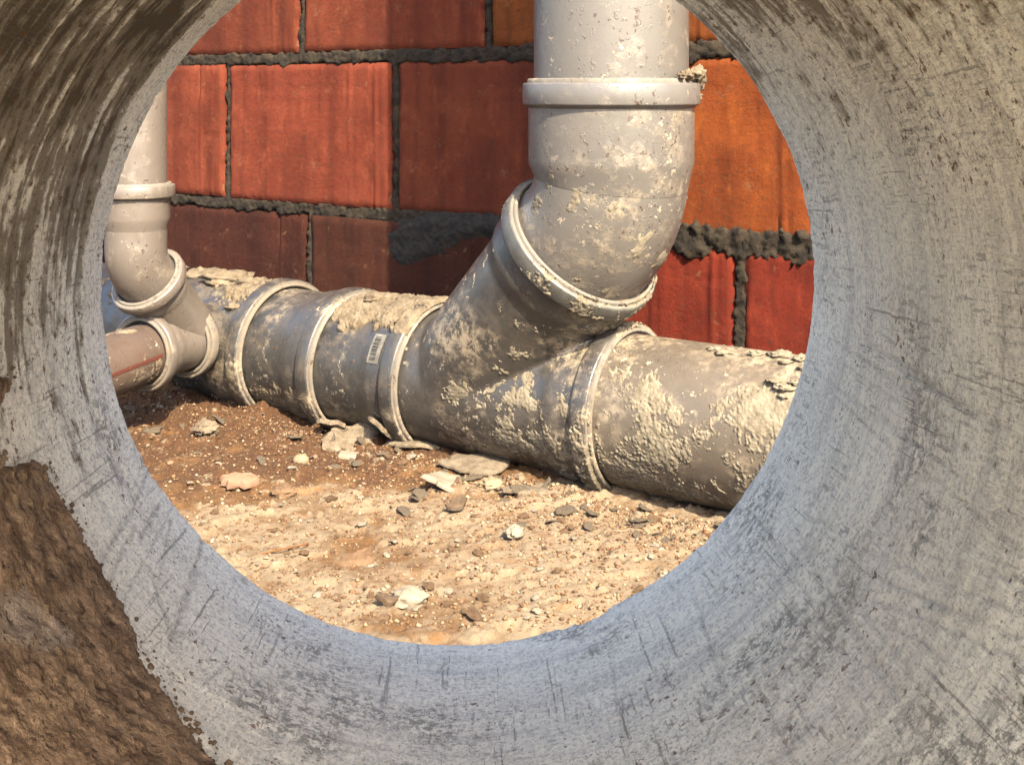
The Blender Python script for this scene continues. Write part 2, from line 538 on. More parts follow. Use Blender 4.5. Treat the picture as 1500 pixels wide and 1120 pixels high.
c = n.mix(n.math('MULTIPLY', n.ramp(hatch, 0.57, 0.65), 0.26), c, (0.20, 0.19, 0.17))
c = n.mix(n.math('MULTIPLY', n.ramp(n.noise(560, 5, 0.8), 0.56, 0.62), n.ramp(n.noise(19, 5, 0.7), 0.38, 0.62, 0.15, 0.75)), c, (0.20, 0.185, 0.15))
sf = n.math('ADD', st, n.math('MULTIPLY', n.math('SUBTRACT', n.noise(150, 7, 0.78), 0.5), 1.7))
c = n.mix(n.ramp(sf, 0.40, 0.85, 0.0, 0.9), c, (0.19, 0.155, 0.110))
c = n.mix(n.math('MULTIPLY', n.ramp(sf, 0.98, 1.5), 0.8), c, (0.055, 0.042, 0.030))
gf = n.math('MULTIPLY', gr, n.ramp(n.noise(330, 6, 0.8), 0.47, 0.55))
c = n.mix(n.math('MULTIPLY', gf, 0.7), c, (0.13, 0.12, 0.105))
lin = n.noise(1.0, 3, 0.6, n.map((760, 10, 760), (9, 2, 4)))
lm = n.math('MULTIPLY', n.ramp(lin, 0.60, 0.64), n.ramp(n.noise(1.0, 4, 0.6, n.map((30, 12, 30), (2, 8, 1))), 0.48, 0.58))
c = n.mix(n.math('MULTIPLY', lm, 0.6), c, (0.16, 0.145, 0.12))
rust = n.math('MULTIPLY', n.ramp(n.noise(300, 4, 0.7), 0.585, 0.625), n.ramp(n.math('ADD', n.noise(24, 3), n.math('MULTIPLY', st, 0.35)), 0.50, 0.66))
c = n.mix(n.math('MULTIPLY', rust, 0.85), c, (0.13, 0.07, 0.035))
c = n.mix(n.math('MULTIPLY', sc, n.ramp(n.noise(420, 5, 0.75), 0.36, 0.58, 0.15, 0.9)), c, (0.13, 0.115, 0.095))
por = n.math('MULTIPLY', n.ramp(n.voro(260), 0.17, 0.09), n.ramp(n.noise(40, 3), 0.50, 0.60))
c = n.mix(n.math('MULTIPLY', por, 0.8), c, (0.07, 0.058, 0.045))
c = n.mix(n.math('MULTIPLY', n.ramp(ho, 0.05, 0.6), 0.88), c, (0.04, 0.032, 0.025))
b1 = n.bump(fine, 0.8, 0.0016)
b2 = n.bump(n.math('SUBTRACT', n.math('MULTIPLY', stroke, 1.2), n.math('MULTIPLY', strd, 1.2)), 0.55, 0.0011, b1)
b3 = n.bump(n.math('SUBTRACT', n.math('MULTIPLY', hatch, 0.6), lm), 0.5, 0.001, b2)
M_conc = n.done(c, 0.92, b3, 0.25)
part('pipe_shell', rows.reshape(-1, 3), grid_faces(rows.shape[0], NTH, True), M_conc, conc,
     attrs={k: v.ravel() for k, v in at.items()})
for ch_ in conc.children:
    if ch_.name.startswith('pipe_shell'):
        pv_ = np.array([v.co for v in ch_.data.vertices]) + OFF[conc] - CC
        va_ = ch_.data.attributes.new('bore', 'FLOAT_VECTOR', 'POINT')
        va_.data.foreach_set('vector', np.stack([pv_ @ CU, -(pv_ @ CAX), pv_ @ CV], -1).astype(np.float32).ravel())

# dried mud stuck in the near lower left of the bore
bpts = [pipe_ta(*q) for q in ((-60, 520), (12, 560), (-30, 640), (0, 688), (58, 690), (95, 745), (150, 850), (200, 950), (233, 998), (290, 1085), (380, 1180))]
bt = np.unwrap(np.array([b[0] for b in bpts]))
ba = np.array([b[1] for b in bpts])
tt = np.linspace(bt.min() - 0.12, bt.max() + 0.25, 420)
aa = np.linspace(ba.min() - 0.02, 0.40, 420)
T2, A2 = np.meshgrid(tt, aa)
o_ = np.argsort(bt)
tj = 0.035 * fbm(np.stack([np.cos(T2) * CR * 70, np.sin(T2) * CR * 70, A2 * 70], -1), 4, 0.6, seed=47)
ab = np.interp(T2 + tj, bt[o_], ba[o_], left=0.3, right=0.3)
q3 = np.stack([np.cos(T2) * CR, np.sin(T2) * CR, A2], -1)
fld = (A2 - ab) + 0.006 * fbm(q3 * 30, 3, 0.5, seed=41) + 0.0016 * fbm(q3 * 260, 3, 0.7, seed=42)
mn = np.stack([np.cos(T2) * 16, np.sin(T2) * 16, A2 * 34], -1)
thick = sstep(0.0, 0.006, fld) * (0.0026 + 0.0014 * fbm(q3 * 45, 4, 0.6, seed=43) + 0.0016 * fbm(q3 * 150, 4, 0.7, seed=44)
                                  + 0.0012 * np.abs(fbm(mn, 3, seed=45)))
thick = np.where(fld > 0, np.minimum(np.maximum(thick, 0.0006), fld * 0.9), np.maximum(fld * 0.9, -0.003))
Vm = on_bore(T2, A2, CR - thick).reshape(-1, 3)
Fm = grid_faces(420, 420)
Fm = Fm[(fld.ravel()[Fm] > -0.0025).any(1)]
Vm, Fm, _ = compact(Vm, Fm)
n = NT('dried_mud')
an_ = n.t.nodes.new('ShaderNodeAttribute')
an_.attribute_name = 'bore'
n.tc = an_.outputs['Vector']
t = n.noise(1.0, 7, 0.75, n.map((75, 190, 75)))
c = n.mix(n.ramp(t, 0.34, 0.66), (0.09, 0.055, 0.032), (0.31, 0.21, 0.13))
c = n.mix(n.math('MULTIPLY', n.ramp(n.noise(24, 3), 0.63, 0.70), 0.5), c, (0.36, 0.30, 0.24))
c = n.mix(n.math('MULTIPLY', n.ramp(n.noise(1.0, 5, 0.75, n.map((240, 520, 240))), 0.55, 0.63), 0.85), c, (0.035, 0.022, 0.014))
M_mud = n.done(c, 0.95, n.bump(n.noise(330, 5, 0.75), 0.9, 0.003), 0.15)
mc_ = part('mud_crust', Vm, Fm, M_mud, conc)
mk_ = np.random.default_rng(91)
Vk, Fk, nk = [], [], 0
for i_ in range(260):
    j_ = mk_.random() * 0.9 + 0.03
    t_ = bt[0] + (bt[-1] - bt[0]) * j_
    a_ = np.interp(t_, bt[o_], ba[o_]) - abs(mk_.normal()) * 0.006 + 0.003
    if a_ < 0.004:
        continue
    sz_ = 0.0003 + 0.0011 * mk_.random() ** 2.5
    dd_ = mk_.normal(size=(14, 3))
    dd_ /= np.linalg.norm(dd_, axis=1)[:, None]
    ct_ = on_bore(np.array([t_]), np.array([a_]), np.array([CR - 0.35 * sz_]))[0]
    ph_ = np.array([(0, 0, 1)] + [(math.cos(q_) * 0.9, math.sin(q_) * 0.9, 0.3) for q_ in np.arange(5) * 1.2566] + [(math.cos(q_ + 0.63) * 0.9, math.sin(q_ + 0.63) * 0.9, -0.3) for q_ in np.arange(5) * 1.2566] + [(0, 0, -1)])
    ph_ = ph_ * mk_.uniform(0.6, 1.2, (12, 1)) * sz_
    Vk.append(ct_ + ph_)
    for q_ in range(5):
        q2_ = (q_ + 1) % 5
        Fk += [(nk, nk + 1 + q_, nk + 1 + q2_), (nk + 1 + q_, nk + 6 + q_, nk + 1 + q2_), (nk + 1 + q2_, nk + 6 + q_, nk + 6 + q2_), (nk + 6 + q_, nk + 11, nk + 6 + q2_)]
    nk += 12
M_mudc = mat_simple('mud_crumb', (0.30, 0.20, 0.12), (0.70, 0.48, 0.30), 120)
tag(part('mud_crumbs', np.concatenate(Vk), np.array(Fk), M_mudc, conc, smooth=False), kind='stuff')
va_ = mc_.data.attributes.new('bore', 'FLOAT_VECTOR', 'POINT')
va_.data.foreach_set('vector', np.stack([(Vm - CC) @ CU, -((Vm - CC) @ CAX), (Vm - CC) @ CV], -1).astype(np.float32).ravel())

# ------------------------------------------------------------------ clay block wall
W0 = np.array([-0.1035, 1.863, 0.0])
WROT = math.atan2(-0.5843, 0.8115)
BL, BC = 0.387, 0.25
wall = empty('brick_wall', tuple(W0), 'red clay block wall with dark mortar joints standing behind the drain pipes', 'wall', rotz=WROT)
n = NT('clay_block')
oc = n.objcol()
t = n.noise(11, 6, 0.65)
c = n.mix(n.ramp(t, 0.3, 0.72), oc, n.mix(1.0, oc, (0.62, 0.50, 0.44), 'MULTIPLY'))
v = n.noise(5, 3, 0.5, n.map((5, 1, 0.5)))
c = n.mix(n.math('MULTIPLY', n.ramp(v, 0.46, 0.66), 0.62), c, n.mix(1.0, oc, (0.42, 0.33, 0.30), 'MULTIPLY'))
c = n.mix(n.math('MULTIPLY', n.ramp(n.noise(15, 7, 0.72, n.map((1.6, 1, 1), (1, 2, 3))), 0.50, 0.66), 0.6), c, n.mix(1.0, oc, (1.35, 1.55, 1.5), 'MULTIPLY'))
c = n.mix(n.math('MULTIPLY', n.ramp(n.noise(150, 6, 0.8), 0.53, 0.62), n.ramp(n.noise(8, 5, 0.7), 0.36, 0.60, 0.0, 0.9)), c, (0.022, 0.012, 0.007))
c = n.mix(n.math('MULTIPLY', n.ramp(n.noise(34, 6, 0.75, n.map((1, 1, 1), (7, 2, 1))), 0.58, 0.70), 0.5), c, (0.10, 0.052, 0.026))
M_brick = n.done(c, 0.9, n.bump(n.noise(120, 7, 0.78), 0.6, 0.0025, n.bump(n.noise(11, 4, 0.6, n.map((22, 1, 1.0))), 0.18, 0.0012)), 0.12)

def brick_mesh(k):
    r = np.random.default_rng(100 + k)
    w, hgt, dep = BL - 0.015, BC - 0.019, 0.20
    nx, nz = 95, 40
    x = np.linspace(-w / 2, w / 2, nx)
    z = np.linspace(-hgt / 2, hgt / 2, nz)
    X, Z = np.meshgrid(x, z)
    Y = np.zeros_like(X)
    for gpos in (-0.25 + 0.04 * r.normal(), 0.24 + 0.04 * r.normal(), 0.40):
        fade = np.clip(0.25 + 1.3 * fbm(np.stack([Z, Z * 0 + gpos * 9, Z * 0 + k], -1) * 9, 3, seed=55 + k), 0, 1) * r.uniform(0.55, 1.1)
        xg = X - gpos * w + 0.0012 * np.sin(Z * 23 + k)
        Y += fade * 0.0034 * np.exp(-(xg / 0.0022) ** 2)
        Y -= fade * 0.0022 * np.exp(-((xg - 0.007) / 0.0035) ** 2)
        Y += fade * 0.0020 * np.exp(-((xg - 0.014) / 0.0025) ** 2)
    for zz_ in r.uniform(-0.09, 0.09, 3):
        Y += 0.0010 * np.exp(-((Z - zz_ - 0.002 * np.sin(X * 30)) / 0.0016) ** 2) * r.uniform(0.2, 1)
    p = np.stack([X, Z, 0 * X + k * 3.7], -1)
    Y += 0.0012 * fbm(p * 14, 4, 0.6, seed=50 + k) + 0.0007 * fbm(p * np.array([45, 5, 1]), 3, seed=60 + k)
    ed = np.minimum(w / 2 - np.abs(X), hgt / 2 - np.abs(Z))
    Y += 0.004 * sstep(0.007, 0.0, ed + 0.003 * fbm(p * 70, 3, seed=70 + k))
    X = X + 0.0015 * fbm(p * 40, 2, seed=80 + k) * (ed < 0.001)
    V = np.stack([X, Y, Z], -1)
    ring = np.concatenate([V[0, :], V[1:, -1], V[-1, :-1][::-1], V[1:-1, 0][::-1]])
    idx = np.arange(nx * nz).reshape(nz, nx)
    ri = np.concatenate([idx[0, :], idx[1:, -1], idx[-1, :-1][::-1], idx[1:-1, 0][::-1]])
    back = ring.copy()
    back[:, 1] = dep
    m = len(ring)
    Vall = np.concatenate([V.reshape(-1, 3), back, [[0, dep, 0]]])
    f = grid_faces(nz, nx).tolist()
    o = nx * nz
    for i in range(m):
        j = (i + 1) % m
        f.append([int(ri[j]), int(ri[i]), o + i, o + j])
        f.append([o + j, o + i, o + m])
    me = mesh_np('brick', Vall, f, sharp=50)
    me.materials.append(M_brick)
    return me

bricks = [brick_mesh(k) for k in range(4)]
row_q = {0: 0.1003, 1: -0.1, 2: 0.0804, 3: -0.09}
ROWZ = [0.139, 0.389, 0.639, 0.889]
br = random.Random(5)
for r_ in range(4):
    k0 = -5
    for k in range(-5, 5):
        ql = row_q[r_] + k * BL
        qc = ql + BL / 2
        if qc < -1.55 or qc > 1.30:
            continue
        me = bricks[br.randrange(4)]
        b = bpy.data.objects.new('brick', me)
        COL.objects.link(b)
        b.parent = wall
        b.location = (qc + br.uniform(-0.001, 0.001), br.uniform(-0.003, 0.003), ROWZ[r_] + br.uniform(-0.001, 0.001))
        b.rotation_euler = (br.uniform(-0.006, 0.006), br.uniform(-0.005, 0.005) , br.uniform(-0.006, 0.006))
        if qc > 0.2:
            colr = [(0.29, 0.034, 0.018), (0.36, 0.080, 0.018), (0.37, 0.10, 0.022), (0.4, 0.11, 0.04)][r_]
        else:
            colr = [(0.085, 0.022, 0.012), (0.29, 0.066, 0.034), (0.27, 0.064, 0.032), (0.27, 0.064, 0.032)][r_]  # lowest row darker: shade on the lower left wall put into the brick colour
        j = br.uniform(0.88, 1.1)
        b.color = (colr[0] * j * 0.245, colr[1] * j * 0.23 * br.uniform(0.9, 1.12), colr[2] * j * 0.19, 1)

# mortar: one ragged height field pressed out of the joints
qs = np.arange(-1.62, 1.42, 0.0032)
zs = np.arange(0.0, 1.02, 0.0032)
Q, Z = np.meshgrid(qs, zs)
p = np.stack([Q, Z, 0 * Q], -1)
n1 = fbm(p * 16, 4, 0.6, seed=90)
n2 = fbm(p * 60, 4, 0.65, seed=91)
n3 = fbm(p * 130, 3, 0.7, seed=94)
dist = np.full(Q.shape, 9.0)
hw = np.full(Q.shape, 0.0)
for zl in (0.014, 0.264, 0.514, 0.764, 1.014):
    d = np.abs(Z - zl + 0.003 * n1)
    w = 0.0125 + 0.0045 * n1 + 0.0045 * n2 + 0.0035 * n3
    if abs(zl - 0.264) < 0.01:
        w = w + sstep(0.1, 0.45, Q) * (0.004 + 0.010 * np.maximum(0.6 * n2 + 0.5 * n1 + 0.5 * n3, 0)) + 0.004 * sstep(-0.1, 0.05, Q)
    if abs(zl - 0.514) < 0.01:
        w = w + 0.003 * sstep(0.0, 0.3, Q) * (1 + n2)
    m = d - w < dist - hw
    dist = np.where(m, d, dist)
    hw = np.where(m, w, hw)
for r_ in range(4):
    inrow = (Z > ROWZ[r_] - 0.12) & (Z < ROWZ[r_] + 0.12)
    qm = (Q - row_q[r_] + BL / 2) % BL - BL / 2
    d = np.abs(qm + 0.0015 * n1)
    w = 0.0072 + 0.004 * n1 + 0.0035 * n2
    if r_ == 0:
        w = w + 0.004 * sstep(0.3, 0.5, Q) * (1 + n2)
    m = inrow & (d - w < dist - hw)
    dist = np.where(m, d, dist)
    hw = np.where(m, w, hw)
s = hw - dist
outv = np.where(s > 0, -0.0075 + 0.0085 * sstep(0, 0.004, s) * (0.7 + 0.35 * n1) + 0.0024 * n2 + 0.0030 * fbm(p * 150, 3, 0.75, seed=93), -0.02)
heavy = sstep(0.15, 0.45, Q) * sstep(0.06, 0.02, np.abs(Z - 0.264))
outv = outv + np.where(s > 0, heavy * (0.002 + 0.004 * n2 + 0.002 * n1), 0)
Fm = grid_faces(len(zs), len(qs))
Fm = Fm[(s.ravel()[Fm] > -0.002).any(1)]
Vm = np.stack([Q, -outv, Z], -1).reshape(-1, 3)
Vm, Fm, _ = compact(Vm, Fm)
mo = link('mortar', mesh_np('mortar', Vm, Fm), M_mortar, wall)
# core of mortar behind the face so that no joint is open
def box_mesh(name, lo, hi):
    x0, y0, z0 = lo
    x1, y1, z1 = hi
    V = [(x0, y0, z0), (x1, y0, z0), (x1, y1, z0), (x0, y1, z0), (x0, y0, z1), (x1, y0, z1), (x1, y1, z1), (x0, y1, z1)]
    return mesh_np(name, V, [(0, 3, 2, 1), (4, 5, 6, 7), (0, 1, 5, 4), (1, 2, 6, 5), (2, 3, 7, 6), (3, 0, 4, 7)], smooth=False)
link('mortar_core', box_mesh('mortar_core', (-1.35, 0.022, -0.05), (1.2, 0.19, 1.0)), M_mortar, wall)

# dark smear of mortar left on the wall beside the riser
def wall_q(x):
    dx = (x - 750) / F
    d = 1.4513 / (0.5843 * dx + 0.8115)
    return ((dx * d - W0[0]) * 0.8115 + (d - W0[1]) * -0.5843), d

sm_poly = [(566, 342), (590, 322), (640, 312), (715, 312), (760, 330), (735, 350), (680, 352), (650, 372), (610, 389), (585, 392), (570, 375)]
pq = []
for (x, y) in sm_poly:
    q_, d_ = wall_q(x)
    pq.append((q_, H - (y - 132) / F * d_))
pq = np.array(pq)
q0, q1 = pq[:, 0].min() - 0.01, pq[:, 0].max() + 0.01
z0, z1 = pq[:, 1].min() - 0.01, pq[:, 1].max() + 0.01
Q2, Z2 = np.meshgrid(np.arange(q0, q1, 0.0016), np.arange(z0, z1, 0.0016))

def poly_sd(px, py, poly):
    d = np.full(px.shape, 1e9)
    ins = np.zeros(px.shape, bool)
    for i in range(len(poly)):
        a, b = poly[i], poly[(i + 1) % len(poly)]
        e = b - a
        t = np.clip(((px - a[0]) * e[0] + (py - a[1]) * e[1]) / (e @ e), 0, 1)
        d = np.minimum(d, np.hypot(px - a[0] - t * e[0], py - a[1] - t * e[1]))
        cr = ((a[1] > py) != (b[1] > py)) & (px < e[0] * (py - a[1]) / (e[1] + 1e-12) + a[0])
        ins ^= cr
    return np.where(ins, d, -d)
sd = poly_sd(Q2, Z2, pq) + 0.004 * fbm(np.stack([Q2, Z2, 0 * Q2], -1) * 60, 3, seed=95)
pp = np.stack([Q2, Z2, 0 * Q2], -1)
oh = np.where(sd > 0, 0.0008 + 0.0055 * sstep(0, 0.018, sd) * (0.8 + 0.5 * fbm(pp * 25, 4, 0.6, seed=96)) + 0.0012 * fbm(pp * 120, 3, seed=97), -0.004)
Fm = grid_faces(*Q2.shape)
Fm = Fm[(sd.ravel()[Fm] > 0).any(1)]
Vm, Fm, _ = compact(np.stack([Q2, -oh, Z2], -1).reshape(-1, 3), Fm)
M_smear = mat_simple('dark_mortar', (0.014, 0.011, 0.009), (0.040, 0.033, 0.026), 40, 0.9, 0.6)
tag(link('mortar_smear', mesh_np('mortar_smear', Vm, Fm), M_smear, wall), 'dark lump of mortar smeared below the joint')

# ------------------------------------------------------------------ drain pipes
class Tube:
    """a swept surface: path points with frames, and a radius profile over arc length"""
    def __init__(s, pts):
        pts = np.asarray(pts, float)
        seg = np.linalg.norm(np.diff(pts, axis=0), axis=1)
        s.s = np.concatenate([[0], np.cumsum(seg)])
        s.p = pts
        T = np.gradient(pts, s.s, axis=0)
        s.T = T / np.linalg.norm(T, axis=1)[:, None]
        up = np.array([0, 0, 1.0])
        n0 = np.cross(s.T[0], up)
        if np.linalg.norm(n0) < 0.1:
            n0 = np.array([1.0, 0, 0])
        n0 = unit(n0)
        Ns = [unit(n0 - (n0 @ s.T[0]) * s.T[0])]
        for i in range(1, len(pts)):
            v = Ns[-1] - (Ns[-1] @ s.T[i]) * s.T[i]
            Ns.append(unit(v))
        s.N = np.array(Ns)
        s.B = np.cross(s.T, s.N)

    def at(s, t):
        def ip(a):
            return np.stack([np.interp(t, s.s, a[:, k]) for k in range(3)], -1)
        t = np.asarray(t, float)
        p = ip(s.p)
        lo, hi = t < 0, t > s.s[-1]
        p = p + np.where(lo, t, 0)[..., None] * s.T[0] + np.where(hi, t - s.s[-1], 0)[..., None] * s.T[-1]
        N_, B_ = ip(s.N), ip(s.B)
        return p, N_ / np.linalg.norm(N_, axis=-1)[..., None], B_ / np.linalg.norm(B_, axis=-1)[..., None]

    def lathe(s, prof, nseg=96):
        prof = np.asarray(prof, float)
        p, N_, B_ = s.at(prof[:, 0])
        an = np.linspace(0, 2 * math.pi, nseg, endpoint=False)
        V = p[:, None, :] + prof[:, 1][:, None, None] * (np.cos(an)[None, :, None] * N_[:, None, :] + np.sin(an)[None, :, None] * B_[:, None, :])
        return V.reshape(-1, 3), grid_faces(len(prof), nseg, True)

    def crust(s, rad, s0, s1, step, field, amp, seed, skip=None):
        """patches of dried mortar standing on the surface; field(P, nrm) gives how much is stuck there"""
        ns = max(3, int((s1 - s0) / step))
        r0 = float(rad((s0 + s1) / 2))
        na = int(2 * math.pi * r0 / step)
        ss = np.linspace(s0, s1, ns)
        an = np.linspace(0, 2 * math.pi, na, endpoint=False)
        p, N_, B_ = s.at(ss)
        nr = np.cos(an)[None, :, None] * N_[:, None, :] + np.sin(an)[None, :, None] * B_[:, None, :]
        base = p[:, None, :] + rad(ss)[:, None, None] * nr
        f = field(base, nr)
        wb = base + 0.007 * np.stack([fbm(base * 40, 2, seed=seed + 7 + q_) for q_ in range(3)], -1)
        fine = fbm(wb * np.array([50, 50, 36]), 6, 0.74, seed=seed)
        dots = fbm(base * 300, 2, 0.6, seed=seed + 3)
        g = f + 0.68 * fine + 0.22 * np.maximum(dots, -0.3)
        t = np.where(g > 0, amp * (sstep(0, 0.16, g) * (0.34 + 0.5 * np.clip(g, 0, 0.9)) + 0.28 * fbm(base * 330, 2, 0.6, seed=seed + 1) * sstep(0, 0.2, g)), -0.0012)
        t = np.where(g > 0, np.minimum(t, g * amp * 6) , np.maximum(g * amp * 4, -0.0012))
        if skip is not None:
            g = np.where(skip(base), -1, g)
        V = (base + t[..., None] * nr).reshape(-1, 3)
        Fq = grid_faces(ns, na, True)
        Fq = Fq[(g.ravel()[Fq] > 0).any(1)]
        if len(Fq) == 0:
            return None
        V, Fq, _ = compact(V, Fq)
        return V, Fq

def line(a, b, k=2):
    return np.linspace(np.asarray(a, float), np.asarray(b, float), k)

def socket(s1, r, k=1.0, L=0.075):
    """outer profile of a push-fit socket whose mouth lies at s1 (without its collar)"""
    return [(s1 - L - 0.020 * k, r), (s1 - L - 0.010 * k, r + 0.0022 * k), (s1 - L, r + 0.0055 * k), (s1 - L + 0.006 * k, r + 0.0062 * k),
            (s1 - 0.004 * k, r + 0.0062 * k)]

def collar(s1, r, k=1.0, w=0.026):
    e = min(k, w / 0.028)
    return [(s1 - w - 0.004 * e, r + 0.0055 * k), (s1 - w - 0.0005 * e, r + 0.0095 * k), (s1 - w + 0.0006 * e, r + 0.0122 * k), (s1 - w + 0.0022 * e, r + 0.0128 * k),
            (s1 - 0.0072 * e, r + 0.0128 * k), (s1 - 0.0058 * e, r + 0.0122 * k), (s1 - 0.0051 * e, r + 0.0108 * k), (s1 - 0.0050 * e, r + 0.0076 * k),
            (s1 - 0.0016 * e, r + 0.0072 * k), (s1 - 0.0004 * e, r + 0.0062 * k), (s1, r + 0.0045 * k), (s1 - 0.0008 * e, r + 0.0032 * k), (s1 - 0.004 * e, r + 0.0022 * k), (s1 - 0.012 * e, r + 0.001 * k)]

def collar_part(thing, tube, s1, r, k=1.0, w=0.026, mat=None):
    pr_ = collar(s1, r, k, w)
    V, Fq = tube.lathe(pr_[:7], 112)
    part('socket_collar', V, Fq, mat or M_collar, thing, sharp=50)
    V, Fq = tube.lathe(pr_[6:], 112)
    part('socket_lip', V, Fq, M_collar, thing, sharp=50)
    V, Fq = tube.lathe([(s1 - 0.0065 * k, r + 0.0018 * k), (s1 - 0.0050 * k, r + 0.0020 * k), (s1 - 0.0048 * k, r - 0.0010 * k)], 96)
    part('rubber_seal', V, Fq, M_rubber, thing)

def rad_of(prof, extra=()):
    pr = sorted(list(prof) + list(extra))
    a = np.array(pr)
    return lambda t: np.interp(t, a[:, 0], a[:, 1])

def crust_part(thing, res, mat=None):
    if res is None:
        return
    o = part('mortar_splatter', res[0], res[1], mat or M_crust, thing)
    o['kind'] = 'stuff'

def inside_cyl(o, d, r):
    o, d = np.asarray(o), unit(d)
    def fn(P):
        v = P - o
        t = v @ d
        return (np.linalg.norm(v - t[..., None] * d, axis=-1) < r - 0.001) & (t > -0.02)
    return fn

def topward(nr):
    return nr[..., 2]

Y0 = AX0
E = np.array([0.1128, 1.40, H - 0.133])
BD = unit(E - Y0)
BLEN = np.linalg.norm(E - Y0)
C5 = 0.84 * BLEN

def m_at(m):
    return AX0 + m * A

# -- far length of the large drain, with its socket and the saddle that takes the small branch
TB = np.array([-0.4125, 1.813, H - 0.350])     # where the small run meets the large drain
NS = unit((-0.42, -0.907, 0.0))
def tpt(t, dz=0.0):
    return TB + t * NS + np.array([0, 0, dz])
far = empty('drain_pipe', tuple(m_at(-0.7) - np.array([0, 0, RM])), 'blue grey drain length farthest along the wall, behind the thin beige riser', 'drain pipe')
tb = Tube(line(m_at(-2.0), m_at(-0.328)))
S1 = tb.s[-1]
prof = [(0, RM), (0.5, RM), (S1 - 0.15, RM)] + socket(S1, RM)
V, Fq = tb.lathe(prof)
part('pipe_body', V, Fq, M_pvc_blue, far, sharp=45)
collar_part(far, tb, S1, RM, mat=M_pvc_blue)
crust_part(far, tb.crust(rad_of(prof), S1 - 0.42, S1 - 0.005, 0.0020,
           lambda P, nr: -0.60 + 0.75 * fbm(P * 11, 3, seed=201) + 0.42 * sstep(0.55, 0.98, topward(nr)), 0.010, 202), M_crust_brown)
# saddle socket
ts = Tube(line(tpt(0.0), tpt(0.112)))
RS = 0.040
V, Fq = ts.lathe([(0.05, RS + 0.004), (0.098, RS + 0.004), (0.1095, RS + 0.004)], 72)
part('branch_saddle', V, Fq, M_pvc_blue, far)
collar_part(far, ts, 0.112, RS, 0.90, 0.017, M_collar)

# -- two short couplings
def coupling(name, m0, m1, label, mat, fld, amp, seed, cm, crm=None):
    th_ = empty(name, tuple(m_at((m0 + m1) / 2) - np.array([0, 0, RM])), label, 'pipe fitting')
    tb = Tube(line(m_at(m0 - 0.05), m_at(m1)))
    s1 = tb.s[-1]
    prof = [(0, RM), (0.055, RM)] + socket(s1, RM, 1.0, 0.055)
    V, Fq = tb.lathe(prof)
    part('fitting_body', V, Fq, mat, th_, sharp=45)
    collar_part(th_, tb, s1, RM, mat=mat)
    crust_part(th_, tb.crust(rad_of(prof), 0.052, s1 - 0.026, 0.0016, fld, amp, seed), crm)
    crust_part(th_, tb.crust(rad_of(collar(s1, RM)[:9]), s1 - 0.026, s1 - 0.001, 0.0014, lambda P, nr: fld(P, nr) - 0.1, amp * 0.4, seed + 5), crm)
    return th_, tb, s1

cp1, tcp1, s_cp1 = coupling('pipe_coupling', -0.328, -0.192, 'short grey coupling left of the barcoded one, brown mortar film low on its front', M_pvc_blue,
    lambda P, nr: -0.66 + 0.5 * fbm(P * 10, 3, seed=211) + 0.72 * sstep(-0.1, -0.5, nr[..., 2]) * sstep(0.15, 0.7, (nr @ Nw)) + 0.2 * sstep(0.8, 1, nr[..., 2]), 0.0028, 212, M_collar_grey, M_crust_brown)
cp2, tcp2, s_cp2 = coupling('pipe_coupling', -0.192, -0.045, 'short grey coupling with white barcode sticker and thick mortar on top, left of the wye', M_pvc_blue,
    lambda P, nr: -0.82 + 0.42 * fbm(P * 13, 3, seed=221) + 1.25 * sstep(0.62, 0.80, nr[..., 2] + 0.16 * fbm(P * 22, 3, seed=222)), 0.0105, 223, M_collar_grey, M_crust_brown)

# barcode sticker, curved to the coupling, just left of the next collar
def on_tube(tb, s, ang_top, r):
    """point on a straight tube: angle from the top, towards the camera side"""
    p, _, _ = tb.at(s)
    return p + (r * np.cos(ang_top))[..., None] * np.array([0, 0, 1.0]) + (r * np.sin(ang_top))[..., None] * Nw
def tube_patch(tb, s0, s1, a0, a1, r, n0=4, n1=20, skew=0.0):
    S_, A_ = np.meshgrid(np.linspace(s0, s1, n0), np.linspace(a0, a1, n1))
    S_ = S_ + skew * (A_ - a0)
    return on_tube(tb, S_, A_, np.full(S_.shape, r)).reshape(-1, 3), grid_faces(n1, n0)
sk0, sk1 = s_cp2 - 0.053, s_cp2 - 0.034
V, Fq = tube_patch(tcp2, sk0, sk1, 0.86, 1.27, RM + 0.0075)
stk = part('barcode_sticker', V, Fq, M_white, cp2)
Vb, Fb = [], []
aa_ = 0.90
i = 0
bw = random.Random(3)
while aa_ < 1.22:
    w_ = bw.choice([0.007, 0.007, 0.012, 0.018])
    v_, f_ = tube_patch(tcp2, sk0 + 0.003, sk1 - 0.006, aa_, aa_ + w_, RM + 0.0078, 3, 3)
    Fb += (f_ + i).tolist()
    Vb.append(v_)
    i += len(v_)
    aa_ += w_ + bw.choice([0.006, 0.009, 0.014])
part('barcode_bars', np.concatenate(Vb), np.array(Fb), M_ink, stk)

# -- wye: run and 45 degree branch melted into one moulding
wye = empty('wye_fitting', tuple(m_at(0.1) - np.array([0, 0, RM])), 'big mid grey wye fitting whose slanting branch takes the wide riser', 'pipe fitting')
tr = Tube(line(m_at(-0.12), m_at(0.240)))
s_r4 = tr.s[-1]
tbr = Tube(line(Y0, Y0 + BD * C5))

